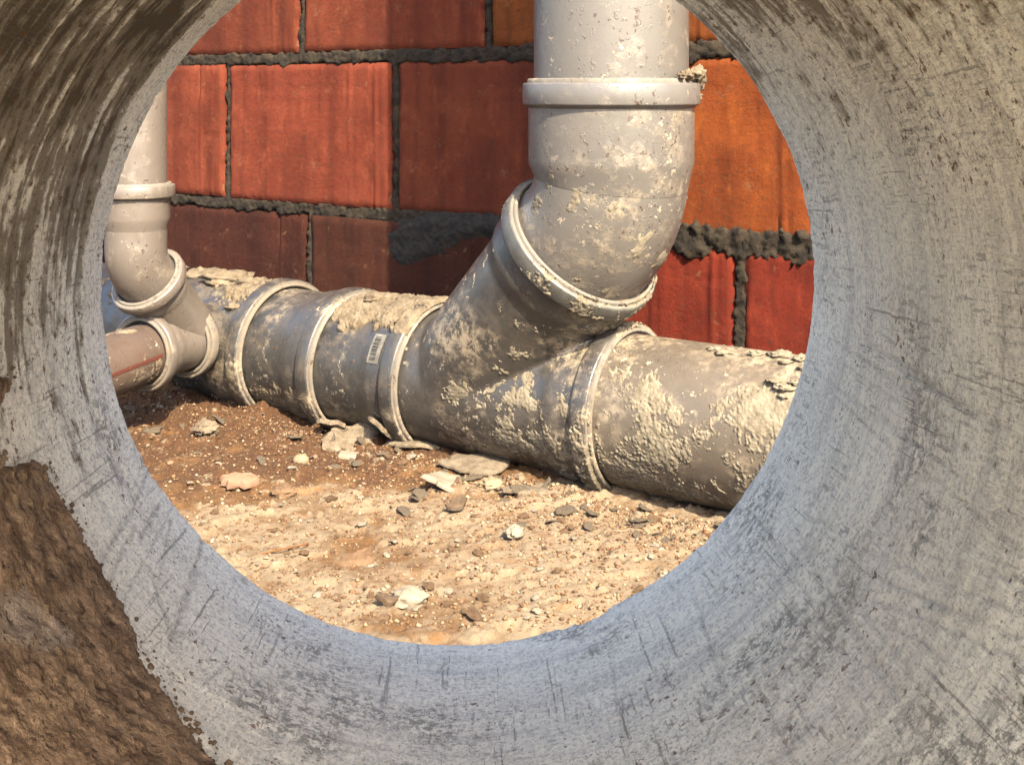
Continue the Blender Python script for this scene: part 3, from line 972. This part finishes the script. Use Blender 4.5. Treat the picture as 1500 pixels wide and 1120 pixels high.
def capped(V, Fq, nseg):
    n0 = len(V)
    rows_ = n0 // nseg
    V = np.concatenate([V, [V[:nseg].mean(0)], [V[-nseg:].mean(0)]])
    f = Fq.tolist()
    for i_ in range(nseg):
        j_ = (i_ + 1) % nseg
        f.append([j_, i_, n0])
        f.append([(rows_ - 1) * nseg + i_, (rows_ - 1) * nseg + j_, n0 + 1])
    return V, f
runp = [(0, RM)] + [(x, RM) for x in np.linspace(0.02, s_r4 - 0.11, 8)] + socket(s_r4, RM, 1.0, 0.062)
brp = [(0, RM)] + [(x, RM) for x in np.linspace(0.02, C5 - 0.10, 8)] + socket(C5, RM, 1.0, 0.058)
Va, Fa = capped(*tr.lathe(runp, 96), 96)
Vb, Fb = capped(*tbr.lathe(brp, 96), 96)
me = mesh_np('wye_raw', np.concatenate([Va, Vb]) - OFF[wye], Fa + [[i_ + len(Va) for i_ in f_] for f_ in Fb], smooth=True)
tmp = bpy.data.objects.new('wye_raw', me)
COL.objects.link(tmp)
md = tmp.modifiers.new('r', 'REMESH')
md.mode = 'VOXEL'
md.voxel_size = 0.0026
md.use_smooth_shade = True
sm = tmp.modifiers.new('s', 'SMOOTH')
sm.factor = 0.5
sm.iterations = 9
dg = bpy.context.evaluated_depsgraph_get()
dg.update()
me2 = bpy.data.meshes.new_from_object(tmp.evaluated_get(dg))
me2.name = 'fitting_body'
bpy.data.objects.remove(tmp)
me2.materials.clear()
me2.polygons.foreach_set('use_smooth', np.ones(len(me2.polygons), dtype=bool))
link('fitting_body', me2, M_pvc_wye, wye)
collar_part(wye, tr, s_r4, RM, mat=M_pvc_wye)
collar_part(wye, tbr, C5, RM, mat=M_collar_grey)
crot = Y0 + np.array([0.065, -0.05, 0.09])
def crotch(P):
    # line of the inner corner between branch and run, towards the camera and right
    c0 = m_at(0.215) + np.array([0, 0, RM]) 
    c1 = m_at(0.06) + Nw * RM * 1.02
    e = c1 - c0
    t = np.clip((P - c0) @ e / (e @ e), 0, 1)
    return np.linalg.norm(P - c0 - t[..., None] * e, axis=-1)
def f_wrun(P, nr):
    mm = (P - AX0) @ A
    return (-0.66 + 0.62 * fbm(P * 21, 3, seed=231) + 0.34 * sstep(0.06, 0.008, crotch(P)) + 0.24 * sstep(0.06, 0.19, mm)
            + 0.22 * sstep(0.1, -0.5, nr[..., 2]) * sstep(0.06, 0.15, mm) + 0.14)
def f_wbr(P, nr):
    t = (P - Y0) @ BD
    return -0.56 + 0.66 * fbm(P * 22, 3, seed=241) + 0.36 * sstep(0.06, 0.008, crotch(P)) + 0.26 * sstep(0.10, 0.24, t) * sstep(-0.2, 0.5, nr @ A)
crust_part(wye, tr.crust(rad_of(runp), 0.12, s_r4 - 0.028, 0.0011, f_wrun, 0.0021, 232, inside_cyl(Y0, BD, RM)))
crust_part(wye, tbr.crust(rad_of(brp), 0.03, C5 - 0.028, 0.0011, f_wbr, 0.0021, 242, inside_cyl(AX0 - A, A, RM)))
crust_part(wye, tr.crust(rad_of(collar(s_r4, RM)[:8]), s_r4 - 0.029, s_r4 - 0.001, 0.0013,
    lambda P, nr: -0.26 + 0.5 * fbm(P * 14, 3, seed=251) + 0.45 * sstep(0.3, -0.5, nr[..., 2]), 0.0035, 252))
crust_part(wye, tbr.crust(rad_of(collar(C5, RM)[:8]), C5 - 0.029, C5 - 0.001, 0.0013,
    lambda P, nr: -0.48 + 0.5 * fbm(P * 14, 3, seed=255) + 0.5 * sstep(0.0, 0.9, nr @ unit(A + 0.3 * Nw - np.array([0, 0, 0.6]))), 0.003, 256))
# bead of mortar lying in the corner between branch and run
cs_ = np.linspace(0, 1, 60)
c0, c1 = m_at(0.235) + np.array([0, 0, RM + 0.006]), m_at(0.085) + Nw * RM * 0.99 + np.array([0, 0, 0.012])
mid = m_at(0.155) + (Nw * 0.70 + np.array([0, 0, 0.74])) * (RM + 0.006)
pth = ((1 - cs_) ** 2)[:, None] * c0 + (2 * cs_ * (1 - cs_))[:, None] * mid + (cs_ ** 2)[:, None] * c1
tbead = Tube(pth)
Vb, Fb = tbead.lathe([(x, 0.0065 * math.sin(math.pi * min(1, max(0.02, x / tbead.s[-1]))) ** 0.5 + 0.0005) for x in np.linspace(0, tbead.s[-1], 90)], 24)
Vb = Vb + 0.0035 * np.stack([fbm(Vb * 90, 3, seed=s_) for s_ in (261, 262, 263)], -1)

# -- muddy right-hand length
rp = empty('drain_pipe', tuple(m_at(0.5) - np.array([0, 0, RM])), 'mud and mortar caked drain length entering the wye from the lower right', 'drain pipe')
trp = Tube(line(m_at(0.19), m_at(1.35)))
V, Fq = trp.lathe([(0, RM - 0.001), (0.02, RM), (0.4, RM), (1.16, RM), (1.161, RM - 0.002), (1.161, RM - 0.008), (0.9, RM - 0.008)], 112)
part('pipe_body', V, Fq, M_pvc_muddy, rp, sharp=45)
def f_rp(P, nr):
    mm = (P - AX0) @ A
    low = fbm(P * 9, 3, seed=271)
    c_ = nr @ Nw
    band = sstep(0.55, 0.75, c_) * 0.40
    return -0.42 + 0.60 * low + band + 0.18 * sstep(0.35, 0.5, mm) + 0.10 * sstep(-0.3, -0.75, nr[..., 2]) - 0.22 * sstep(0.55, 0.9, nr[..., 2])
crust_part(rp, trp.crust(lambda t: np.full(np.shape(t), RM) if np.ndim(t) else RM, 0.052, 0.50, 0.00105, f_rp, 0.0027, 272))

# -- elbow into the riser
el = empty('pipe_elbow', tuple(Y0 + BD * C5), 'pale grey elbow spattered with mortar between slanting branch and wide riser', 'pipe fitting')
rho = 0.10
tl = rho * math.tan(math.radians(22.5))
upv = np.array([0, 0, 1.0])
ang_tot = math.acos(BD @ upv)
tl = rho * math.tan(ang_tot / 2)
p1 = E - BD * tl
side = unit(upv - (upv @ BD) * BD)
cen = p1 + side * rho
arc = []
for a_ in np.linspace(0, ang_tot, 26):
    arc.append(cen + rho * (math.sin(a_) * BD - math.cos(a_) * side))
ztop = H + 0.013
pth = [Y0 + BD * (C5 - 0.05), Y0 + BD * (C5 - 0.02)] + arc + [np.array([E[0], E[1], z_]) for z_ in (arc[-1][2] + 0.004, arc[-1][2] + 0.03, ztop)]
te = Tube(pth)
se = te.s[-1]
RV = RM * 1.005
prof = [(x, RM) for x in np.linspace(0, se - 0.115, 40)] + socket(se, RV, 1.0, 0.098)
V, Fq = te.lathe(prof, 112)
part('fitting_body', V, Fq, M_pvc_elbow, el, sharp=45)
collar_part(el, te, se, RV, 1.0, 0.030, mat_pvc('pvc_pale_collar', (0.245, 0.222, 0.205), dust=0.5, speck=0.9, dark=0.88))
def f_el(P, nr):
    return -0.68 + 0.62 * fbm(P * 24, 3, seed=281) + 0.42 * sstep(H - 0.06, H - 0.15, P[..., 2])
crust_part(el, te.crust(rad_of(prof), 0.053, se - 0.03, 0.0014, f_el, 0.0020, 282))
# -- wide riser
rs = empty('drain_pipe', (E[0], E[1], ztop - 0.05), 'wide pale grey riser rising out of frame from the elbow collar', 'drain pipe')
tv = Tube(line((E[0], E[1], ztop - 0.05), (E[0], E[1], 1.25)))
V, Fq = tv.lathe([(0, RV), (0.3, RV), (tv.s[-1], RV), (tv.s[-1] + 0.001, RV - 0.002), (tv.s[-1], RV - 0.008), (0.5, RV - 0.008)], 112)
part('pipe_body', V, Fq, M_pvc_light, rs, sharp=45)
crust_part(rs, tv.crust(lambda t: np.full(np.shape(t), RV) if np.ndim(t) else RV, 0.05, 0.22, 0.0014,
    lambda P, nr: -1.0 + 0.5 * fbm(P * 19, 3, seed=291) + 0.35 * sstep(H + 0.04, H + 0.012, P[..., 2]), 0.002, 292), M_crust_brown)

# -- the small branch: wye on the saddle, elbow, riser, stained run
sw = empty('wye_fitting', tuple(tpt(0.15, -RS)), 'small beige grey wye in front of the far drain, under the thin riser', 'pipe fitting')
tsw = Tube(line(tpt(0.085), tpt(0.196)))
ss_ = tsw.s[-1]
V, Fq = tsw.lathe([(0, RS), (0.03, RS)] + socket(ss_, RS, 0.62, 0.036), 72)
part('fitting_body', V, Fq, M_pvc_beige, sw, sharp=45)
collar_part(sw, tsw, ss_, RS, 0.95, 0.017, M_pvc_beige)
SBD = unit(NS * 0.70 + np.array([0, 0, 0.72]))
SB0 = tpt(0.088)
SBL = 0.140
tsb = Tube(line(SB0, SB0 + SBD * SBL))
V, Fq = tsb.lathe([(0, RS), (0.05, RS)] + socket(SBL, RS, 0.62, 0.034), 72)
part('branch_body', V, Fq, M_pvc_beige, sw, sharp=45)
collar_part(sw, tsb, SBL, RS, 0.90, 0.017, M_pvc_beige)
crust_part(sw, tsw.crust(rad_of([(0, RS), (0.03, RS)] + socket(ss_, RS, 0.62, 0.036)), 0.01, ss_ - 0.014, 0.0014,
    lambda P, nr: -0.80 + 0.5 * fbm(P * 19, 3, seed=301), 0.002, 302))

sel = empty('pipe_elbow', tuple(SB0 + SBD * SBL), 'small beige elbow turning the thin riser down into the small wye', 'pipe fitting')
SE = SB0 + SBD * (SBL + 0.026)
sang = math.acos(SBD @ upv)
srho = 0.055
stl = srho * math.tan(sang / 2)
p1 = SE - SBD * stl
side = unit(upv - (upv @ SBD) * SBD)
cen = p1 + side * srho
arc = [cen + srho * (math.sin(a_) * SBD - math.cos(a_) * side) for a_ in np.linspace(0, sang, 20)]
sztop = H - 0.122
pth = [SB0 + SBD * (SBL - 0.02)] + arc + [np.array([SE[0], SE[1], z_]) for z_ in (arc[-1][2] + 0.003, arc[-1][2] + 0.02, sztop)]
tse = Tube(pth)
sse = tse.s[-1]
prof = [(x, RS) for x in np.linspace(0, sse - 0.062, 30)] + socket(sse, RS, 0.62, 0.050)
V, Fq = tse.lathe(prof, 72)
part('fitting_body', V, Fq, M_pvc_beige, sel, sharp=45)
collar_part(sel, tse, sse, RS, 0.80, 0.019, M_pvc_beige)
srs = empty('drain_pipe', (SE[0], SE[1], sztop - 0.03), 'thin beige riser with brown spatter, standing by the rim at far left', 'drain pipe')
tsv = Tube(line((SE[0], SE[1], sztop - 0.03), (SE[0], SE[1], 1.2)))
V, Fq = tsv.lathe([(0, RS), (0.4, RS), (tsv.s[-1], RS), (tsv.s[-1], RS - 0.004), (0.5, RS - 0.004)], 72)
part('pipe_body', V, Fq, M_pvc_beige, srs, sharp=45)
crust_part(srs, tsv.crust(lambda t: np.full(np.shape(t), RS) if np.ndim(t) else RS, 0.03, 0.22, 0.0012,
    lambda P, nr: -0.80 + 0.45 * fbm(P * 24, 3, seed=311), 0.0012, 312), M_crust_brown)
srn = empty('drain_pipe', tuple(tpt(0.3, -RS)), 'thin rust stained pipe with a red stripe, running out of the small wye', 'drain pipe')
rend = tpt(0.60, -0.03)
tsn = Tube(line(tpt(0.17), rend))
V, Fq = tsn.lathe([(0, RS - 0.0005), (0.2, RS - 0.0005), (tsn.s[-1], RS - 0.0005), (tsn.s[-1], RS - 0.004), (0.2, RS - 0.004)], 72)
part('pipe_body', V, Fq, M_pvc_rust, srn, sharp=45)
p_, N_, B_ = tsn.at(np.array([0.0]))
frame_up = np.array([0, 0, 1.0])
sd_ = unit(np.cross(frame_up, unit(rend - tpt(0.17))))
S_, A_ = np.meshgrid(np.linspace(0.028, tsn.s[-1] - 0.01, 40), np.linspace(0.02, 0.13, 4))
pb, _, _ = tsn.at(S_)
rr_ = RS + 0.0003
V = pb + (rr_ * np.sin(A_))[..., None] * frame_up + (rr_ * np.cos(A_))[..., None] * sd_ * (1 if sd_[0] > 0 else -1)
part('red_stripe', V.reshape(-1, 3), grid_faces(4, 40), M_red, srn)
crust_part(srn, tsn.crust(lambda t: np.full(np.shape(t), RS) if np.ndim(t) else RS, 0.03, 0.25, 0.0012,
    lambda P, nr: -0.34 + 0.55 * fbm(P * np.array([30, 30, 30]), 3, seed=321), 0.0016, 322), M_crust_brown)

# ------------------------------------------------------------------ lumps, chips, stones
def lump(size, seed, sub=3, rough=0.35, freq=2.2):
    """an uneven stone: a displaced icosphere-like ball"""
    k = 6 * sub
    v = []
    nr_, nc_ = max(5, 3 * sub), max(8, 5 * sub)
    ph = np.linspace(0.0, math.pi, nr_)
    tha = np.linspace(0, 2 * math.pi, nc_, endpoint=False)
    PH, TA = np.meshgrid(ph, tha, indexing='ij')
    d = np.stack([np.sin(PH) * np.cos(TA), np.sin(PH) * np.sin(TA), np.cos(PH)], -1)
    r = 1 + rough * fbm(d * freq, 3, 0.6, seed=seed)
    V = (d * r[..., None] * np.asarray(size) * 0.5).reshape(-1, 3)
    return V, grid_faces(nr_, nc_, True)

def flake(rx, ry, thick, seed, curl=0.0, nseg=22):
    """a thin broken plate with an irregular outline, slightly bent"""
    r = np.random.default_rng(seed)
    an = np.sort(np.linspace(0, 2 * math.pi, nseg, endpoint=False) + r.uniform(-0.1, 0.1, nseg))
    nz = fbm(np.stack([np.cos(an), np.sin(an), 0 * an + seed], -1) * 1.6, 3, 0.7, seed=seed)
    R_ = 1 + 0.55 * nz
    rings = []
    for f_, h_ in ((0.0, 1), (0.5, 1), (0.9, 0.95), (1.0, 0.55), (1.0, 0.0), (0.9, -0.1), (0.0, -0.1)):
        x, y = rx * R_ * np.cos(an) * f_, ry * R_ * np.sin(an) * f_
        z = thick * h_ + curl * ((x / rx) ** 2 + 0.6 * (y / ry)) * rx
        z = z + 0.25 * thick * fbm(np.stack([x, y, 0 * x], -1) / rx * 2.5, 3, seed=seed + 1)
        rings.append(np.stack([x, y, z], -1))
    return np.array(rings).reshape(-1, 3), grid_faces(len(rings), nseg, True)

def ground_pt(x, y):
    d = H * F / (y - 132)
    for _ in range(4):
        X = (x - 750) / F * d
        g = float(ground_h(np.array([X]), np.array([d]))[0][0])
        d = (H - g) * F / (y - 132)
    return np.array([(x - 750) / F * d, d, g])

def rot(V, rx, ry, rz):
    cx, sx, cy, sy, cz, sz = math.cos(rx), math.sin(rx), math.cos(ry), math.sin(ry), math.cos(rz), math.sin(rz)
    Rx = np.array([[1, 0, 0], [0, cx, -sx], [0, sx, cx]])
    Ry = np.array([[cy, 0, sy], [0, 1, 0], [-sy, 0, cy]])
    Rz = np.array([[cz, -sz, 0], [sz, cz, 0], [0, 0, 1]])
    return V @ (Rz @ Ry @ Rx).T

def put(name, V, Fq, mat, px, lift, label, cat, group=None):
    p = ground_pt(*px)
    o = link(name, mesh_np(name, V, Fq, sharp=40), mat)
    o.location = (p[0], p[1], p[2] + lift)
    return tag(o, label, cat, group)

# mortar lumps that sit on the pipes are parts of them
def clump(thing, centre, size, seed, mat, rough=0.6):
    V, Fq = lump(size, seed, 6, rough, 1.7)
    V = V + min(0.0016, 0.11 * size[0]) * np.stack([fbm(V * 130, 3, seed=seed + i_) for i_ in range(3)], -1)
    part('mortar_clump', V + np.asarray(centre), Fq, mat, thing)
part('mortar_bead', Vb, Fb, M_crust, wye)
TOP = np.array([0, 0, 1.0])
for i_, (m, a_, sx) in enumerate([(0.35, 0.15, 0.016), (0.366, 0.22, 0.020), (0.40, 0.12, 0.018), (0.425, 0.05, 0.026), (0.438, 0.25, 0.016), (0.450, 0.08, 0.022), (0.462, 0.32, 0.017), (0.475, -0.1, 0.024), (0.49, 0.15, 0.018), (0.52, 0.3, 0.02), (0.440, 0.62, 0.020), (0.452, 0.70, 0.022), (0.463, 0.60, 0.018), (0.455, 0.82, 0.014)]):
    clump(rp, m_at(m) + (RM + 0.001) * (math.cos(a_) * TOP + math.sin(a_) * Nw), (sx, sx * 0.8, sx * 0.30), 400 + i_, M_crust)
for i_, (m, a_, sx) in enumerate([(-0.40, 0.1, 0.05), (-0.46, 0.0, 0.07), (-0.53, -0.15, 0.06), (-0.60, 0.1, 0.07), (-0.375, 0.75, 0.03)]):
    clump(far, m_at(m) + (RM + 0.002) * (math.cos(a_) * TOP + math.sin(a_) * Nw), (sx, sx * 0.8, sx * 0.35), 420 + i_, M_crust_brown)
for i_, (m, a_, sx) in enumerate([(-0.150, 0.05, 0.045), (-0.115, -0.1, 0.042), (-0.09, 0.2, 0.03)]):
    clump(cp2, m_at(m) + (RM + 0.004) * (math.cos(a_) * TOP + math.sin(a_) * Nw), (sx, sx * 0.8, sx * 0.4), 440 + i_, M_crust_brown)
# lump on the right of the riser collar
for i_, (ang, dz, sx) in enumerate([(0.05, -0.008, 0.018), (-0.10, 0.002, 0.017), (-0.25, 0.005, 0.018), (-0.42, 0.005, 0.014), (-0.6, 0.004, 0.012), (-0.75, 0.003, 0.009), (0.02, -0.020, 0.011)]):
    clump(el, np.array([E[0] + (RV + 0.010) * math.cos(ang), E[1] + (RV + 0.010) * math.sin(ang), ztop + dz]), (sx, sx, sx * 0.95), 460 + i_, M_crust_brown)

# named pieces on the ground
V, Fq = flake(0.036, 0.026, 0.006, 501, 0.22); put('mortar_flake', rot(V, 0.25, -0.1, 0.4), Fq, M_flake, (512, 652), 0.006, 'curled brown mortar flake propped in front of the barcoded coupling', 'mortar flake')
V, Fq = flake(0.030, 0.022, 0.006, 502, 0.15); put('mortar_flake', rot(V, 0.5, 0.2, 1.4), Fq, M_flake, (560, 640), 0.010, 'small upright mortar flake leaning on the curled brown flake', 'mortar flake')
V, Fq = flake(0.036, 0.018, 0.005, 503, -0.12); put('mortar_flake', rot(V, 0.1, 0.05, -0.1), Fq, M_flake, (612, 655), 0.004, 'thin grey flake under the bright collar left of the wye', 'mortar flake')
V, Fq = flake(0.042, 0.030, 0.004, 504, 0.02); put('mortar_flake', rot(V, 0.03, 0.02, -0.2), Fq, M_flake, (700, 684), 0.002, 'broad flat grey flake lying in front of the wye', 'mortar flake')
V, Fq = flake(0.044, 0.024, 0.004, 505, 0.03); put('mortar_flake', rot(V, -0.05, 0.05, 0.2), Fq, M_flake, (790, 722), 0.002, 'long flat grey flake lying before the lower right collar', 'mortar flake')
V, Fq = flake(0.030, 0.020, 0.005, 506, 0.1); put('mortar_flake', rot(V, 0.2, 0.25, 0.9), Fq, M_pale, (650, 712), 0.003, 'tilted pale flake with a dark underside, left of the long flat flake', 'mortar flake')
V, Fq = flake(0.030, 0.022, 0.007, 507, 0.1); put('mortar_flake', rot(V, 0.3, 0.25, 2.0), Fq, M_flake, (490, 632), 0.004, 'mortar flake leaning up below the second collar from the left', 'mortar flake')
V, Fq = flake(0.020, 0.015, 0.008, 511, 0.0); put('brick_chip', rot(V, 0.15, 0.1, 0.3), Fq, M_pink, (352, 710), 0.002, 'pinkish brick chip lying near the rim at lower left', 'brick chip')
V, Fq = lump((0.030, 0.024, 0.016), 512, 5, 0.4); put('soil_clod', V, Fq, M_clod, (415, 727), 0.004, 'dark brown clod on the pale sand right of the pink chip', 'clod')
V, Fq = flake(0.016, 0.010, 0.006, 513, 0.0); put('pebble', rot(V, 0.1, 0.2, 0.3), Fq, M_pale, (512, 673), 0.003, 'whitish angular stone in front of the curled brown flake', 'stone')
V, Fq = lump((0.020, 0.016, 0.016), 514, 5, 0.15); put('pebble', V, Fq, M_tan, (441, 680), 0.005, 'smooth tan pebble left of the whitish angular stone', 'stone')
V, Fq = lump((0.034, 0.026, 0.022), 515, 5, 0.38); put('stone', V, Fq, M_flake, (302, 634), 0.006, 'grey brown stone on the dark soil below the thin stained pipe', 'stone')
V, Fq = lump((0.020, 0.018, 0.014), 516, 5, 0.38); put('stone', V, Fq, M_pale, (753, 785), 0.004, 'pale lump of mortar on open sand below the long flat flake', 'stone')
V, Fq = lump((0.032, 0.026, 0.020), 517, 5, 0.35); put('stone', V, Fq, M_pale, (598, 885), 0.005, 'pale stone nearest the lower rim, dark brown shadow flake at its left', 'stone')
V, Fq = flake(0.009, 0.006, 0.005, 518, 0.1); put('dark_chip_or_shade', rot(V, 0.3, 0.3, 0.2), Fq, M_dark, (566, 886), 0.003, 'dark brown flake standing in for the shadow left of the pale stone nearest the lower rim', 'chip')  # dark flake added as the shadow beside the pale stone
V, Fq = flake(0.020, 0.010, 0.005, 519, 0.2); put('dark_chip_or_shade', rot(V, 0.2, -0.2, 0.6), Fq, M_clod, (522, 828), 0.003, 'curled dark brown chip alone on the pale sand', 'chip')
V, Fq = flake(0.016, 0.008, 0.004, 520, 0.2); put('dark_chip_or_shade', rot(V, 0.4, -0.2, 0.9), Fq, M_dark, (668, 745), 0.003, 'dark curled sliver above the open sand', 'chip')
V, Fq = lump((0.026, 0.018, 0.016), 521, 5, 0.38); put('stone', V, Fq, M_tan, (720, 714), 0.004, 'yellowish brown stone between the two flat grey flakes', 'stone')
tw = Tube([ground_pt(372, 818) + np.array([0, 0, 0.003]), ground_pt(410, 812) + np.array([0, 0, 0.005]), ground_pt(452, 800) + np.array([0, 0, 0.003])])
V, Fq = tw.lathe([(x, 0.0011) for x in np.linspace(0, tw.s[-1], 12)], 8)
o = link('twig', mesh_np('twig', V - tw.p[1], Fq), M_twig)
o.location = tuple(tw.p[1])
tag(o, 'thin rusty brown twig on pale sand near the lower left rim', 'twig')

# loose crumbs: many alike, each an object, sharing a few meshes
def visible(x, y):
    d = (x - AX0[0]) * Nw[0] + (y - AX0[1]) * Nw[1]
    return d > RM * 0.9
cr = np.random.default_rng(31)
def scatter(n_, ylo, yhi, near=0.0):
    out = []
    while len(out) < n_:
        px, py = cr.uniform(170, 1080), cr.uniform(ylo, yhi)
        if (px - 673) ** 2 + (py - 402) ** 2 > 560 ** 2:
            continue
        d = H * F / (py - 132)
        x, y = (px - 750) / F * d, d
        if not visible(x, y):
            continue
        dd = (x - AX0[0]) * Nw[0] + (y - AX0[1]) * Nw[1]
        if near and cr.random() > math.exp(-(dd - RM) / near):
            continue
        out.append((x, y))
    return np.array(out)
def crumbs(name, n_, mat, meshes, smin, smax, label, cat, group, ylo, yhi, near=0.0):
    xy = scatter(n_, ylo, yhi, near)
    gz = ground_h(xy[:, 0], xy[:, 1])[0]
    for i_ in range(n_):
        o = bpy.data.objects.new(name, meshes[i_ % len(meshes)])
        COL.objects.link(o)
        s_ = smin + (smax - smin) * cr.random() ** 2
        o.scale = (s_, s_, s_)
        o.location = (xy[i_, 0], xy[i_, 1], gz[i_] + 0.12 * s_)
        o.rotation_euler = (cr.uniform(-0.3, 0.3), cr.uniform(-0.3, 0.3), cr.uniform(0, 6.28))
        tag(o, label, cat, group)
def variants(name, mat, k, seed, dims, sub=2, rough=0.7):
    r = []
    for i_ in range(k):
        V, Fq = lump(dims, seed + i_, sub, rough, 1.6)
        me = mesh_np(name, V, Fq, sharp=30)
        me.materials.append(mat)
        r.append(me)
    return r
def flake_variants(name, mat, k, seed):
    r = []
    for i_ in range(k):
        V, Fq = flake(0.5, 0.36, 0.11, seed + i_, 0.12 * (i_ % 3), 14)
        me = mesh_np(name, rot(V, 0.25 * (i_ % 3 - 1), 0.15 * (i_ % 2), 0), Fq, sharp=70)
        me.materials.append(mat)
        r.append(me)
    return r
crumbs('mortar_crumb', 70, M_pale, variants('mortar_crumb', M_pale, 6, 600, (1, 0.75, 0.32)), 0.005, 0.014,
       'small pale mortar crumb lying loose on the sandy ground', 'crumb', 'loose pale mortar crumbs', 600, 920)
crumbs('soil_crumb', 70, M_clod, variants('soil_crumb', M_clod, 5, 620, (1, 0.8, 0.55)), 0.005, 0.016,
       'small dark brown soil crumb lying loose on the ground', 'crumb', 'loose dark soil crumbs', 570, 920)
crumbs('mortar_chip', 90, M_flake, flake_variants('grey_chip', M_flake, 7, 640), 0.007, 0.026,
       'small grey brown mortar chip lying loose near the drain', 'crumb', 'loose grey brown chips', 565, 800, 0.07)
crumbs('brick_crumb', 24, M_pink, variants('brick_crumb', M_pink, 3, 660, (1, 0.8, 0.5)), 0.004, 0.010,
       'tiny pink brick crumb lying on the ground', 'crumb', 'loose brick crumbs', 580, 900)

# grit: uncountable
def grit(n_, near, smin, smax, seed):
    xy = scatter(n_, 560, 930, near)
    gz = ground_h(xy[:, 0], xy[:, 1])[0]
    base = np.array([(1, 0, 0), (-1, 0, 0), (0, 1, 0), (0, -1, 0), (0, 0, 1), (0, 0, -1)], float)
    tri = np.array([(0, 2, 4), (2, 1, 4), (1, 3, 4), (3, 0, 4), (2, 0, 5), (1, 2, 5), (3, 1, 5), (0, 3, 5)])
    r = np.random.default_rng(seed)
    sz = smin + (smax - smin) * r.random(n_) ** 3
    B = base[None] * r.uniform(0.5, 1.2, (n_, 6, 1)) + r.uniform(-0.25, 0.25, (n_, 6, 3))
    B[:, :, 2] *= 0.6
    a_ = r.uniform(0, 6.28, n_)
    c_, s_ = np.cos(a_)[:, None], np.sin(a_)[:, None]
    X = B[:, :, 0] * c_ - B[:, :, 1] * s_
    Y = B[:, :, 0] * s_ + B[:, :, 1] * c_
    V = np.stack([X, Y, B[:, :, 2]], -1) * sz[:, None, None] * 0.5
    V[:, :, 0] += xy[:, 0][:, None]
    V[:, :, 1] += xy[:, 1][:, None]
    V[:, :, 2] += (gz + sz * 0.12)[:, None]
    Fq = (tri[None] + (np.arange(n_) * 6)[:, None, None]).reshape(-1, 3)
    return V.reshape(-1, 3), Fq, np.repeat(r.random(n_), 6)
V1, F1, t1 = grit(6000, 0.0, 0.0015, 0.007, 71)
V2, F2, t2 = grit(6000, 0.05, 0.0015, 0.007, 72)
n = NT('grit')
rampn = n.t.nodes.new('ShaderNodeValToRGB')
n.put(rampn.inputs[0], n.attr('tone'))
rampn.color_ramp.elements[0].color = (0.045, 0.022, 0.012, 1)
rampn.color_ramp.elements[1].color = (0.155, 0.122, 0.082, 1)
for pos_, col_ in ((0.3, (0.06, 0.03, 0.014)), (0.6, (0.088, 0.05, 0.025)), (0.85, (0.115, 0.078, 0.046))):
    e = rampn.color_ramp.elements.new(pos_)
    e.color = (*col_, 1)
M_grit = n.done(rampn.outputs[0], 0.95, None, 0.2)
tag(link('grit', mesh_np('grit', np.concatenate([V1, V2]), np.concatenate([F1, F2 + len(V1)]), smooth=False,
    attrs={'tone': np.concatenate([t1, t2])}), M_grit), 'fine sandy grit and crumbs strewn over the ground', 'grit', kind='stuff')
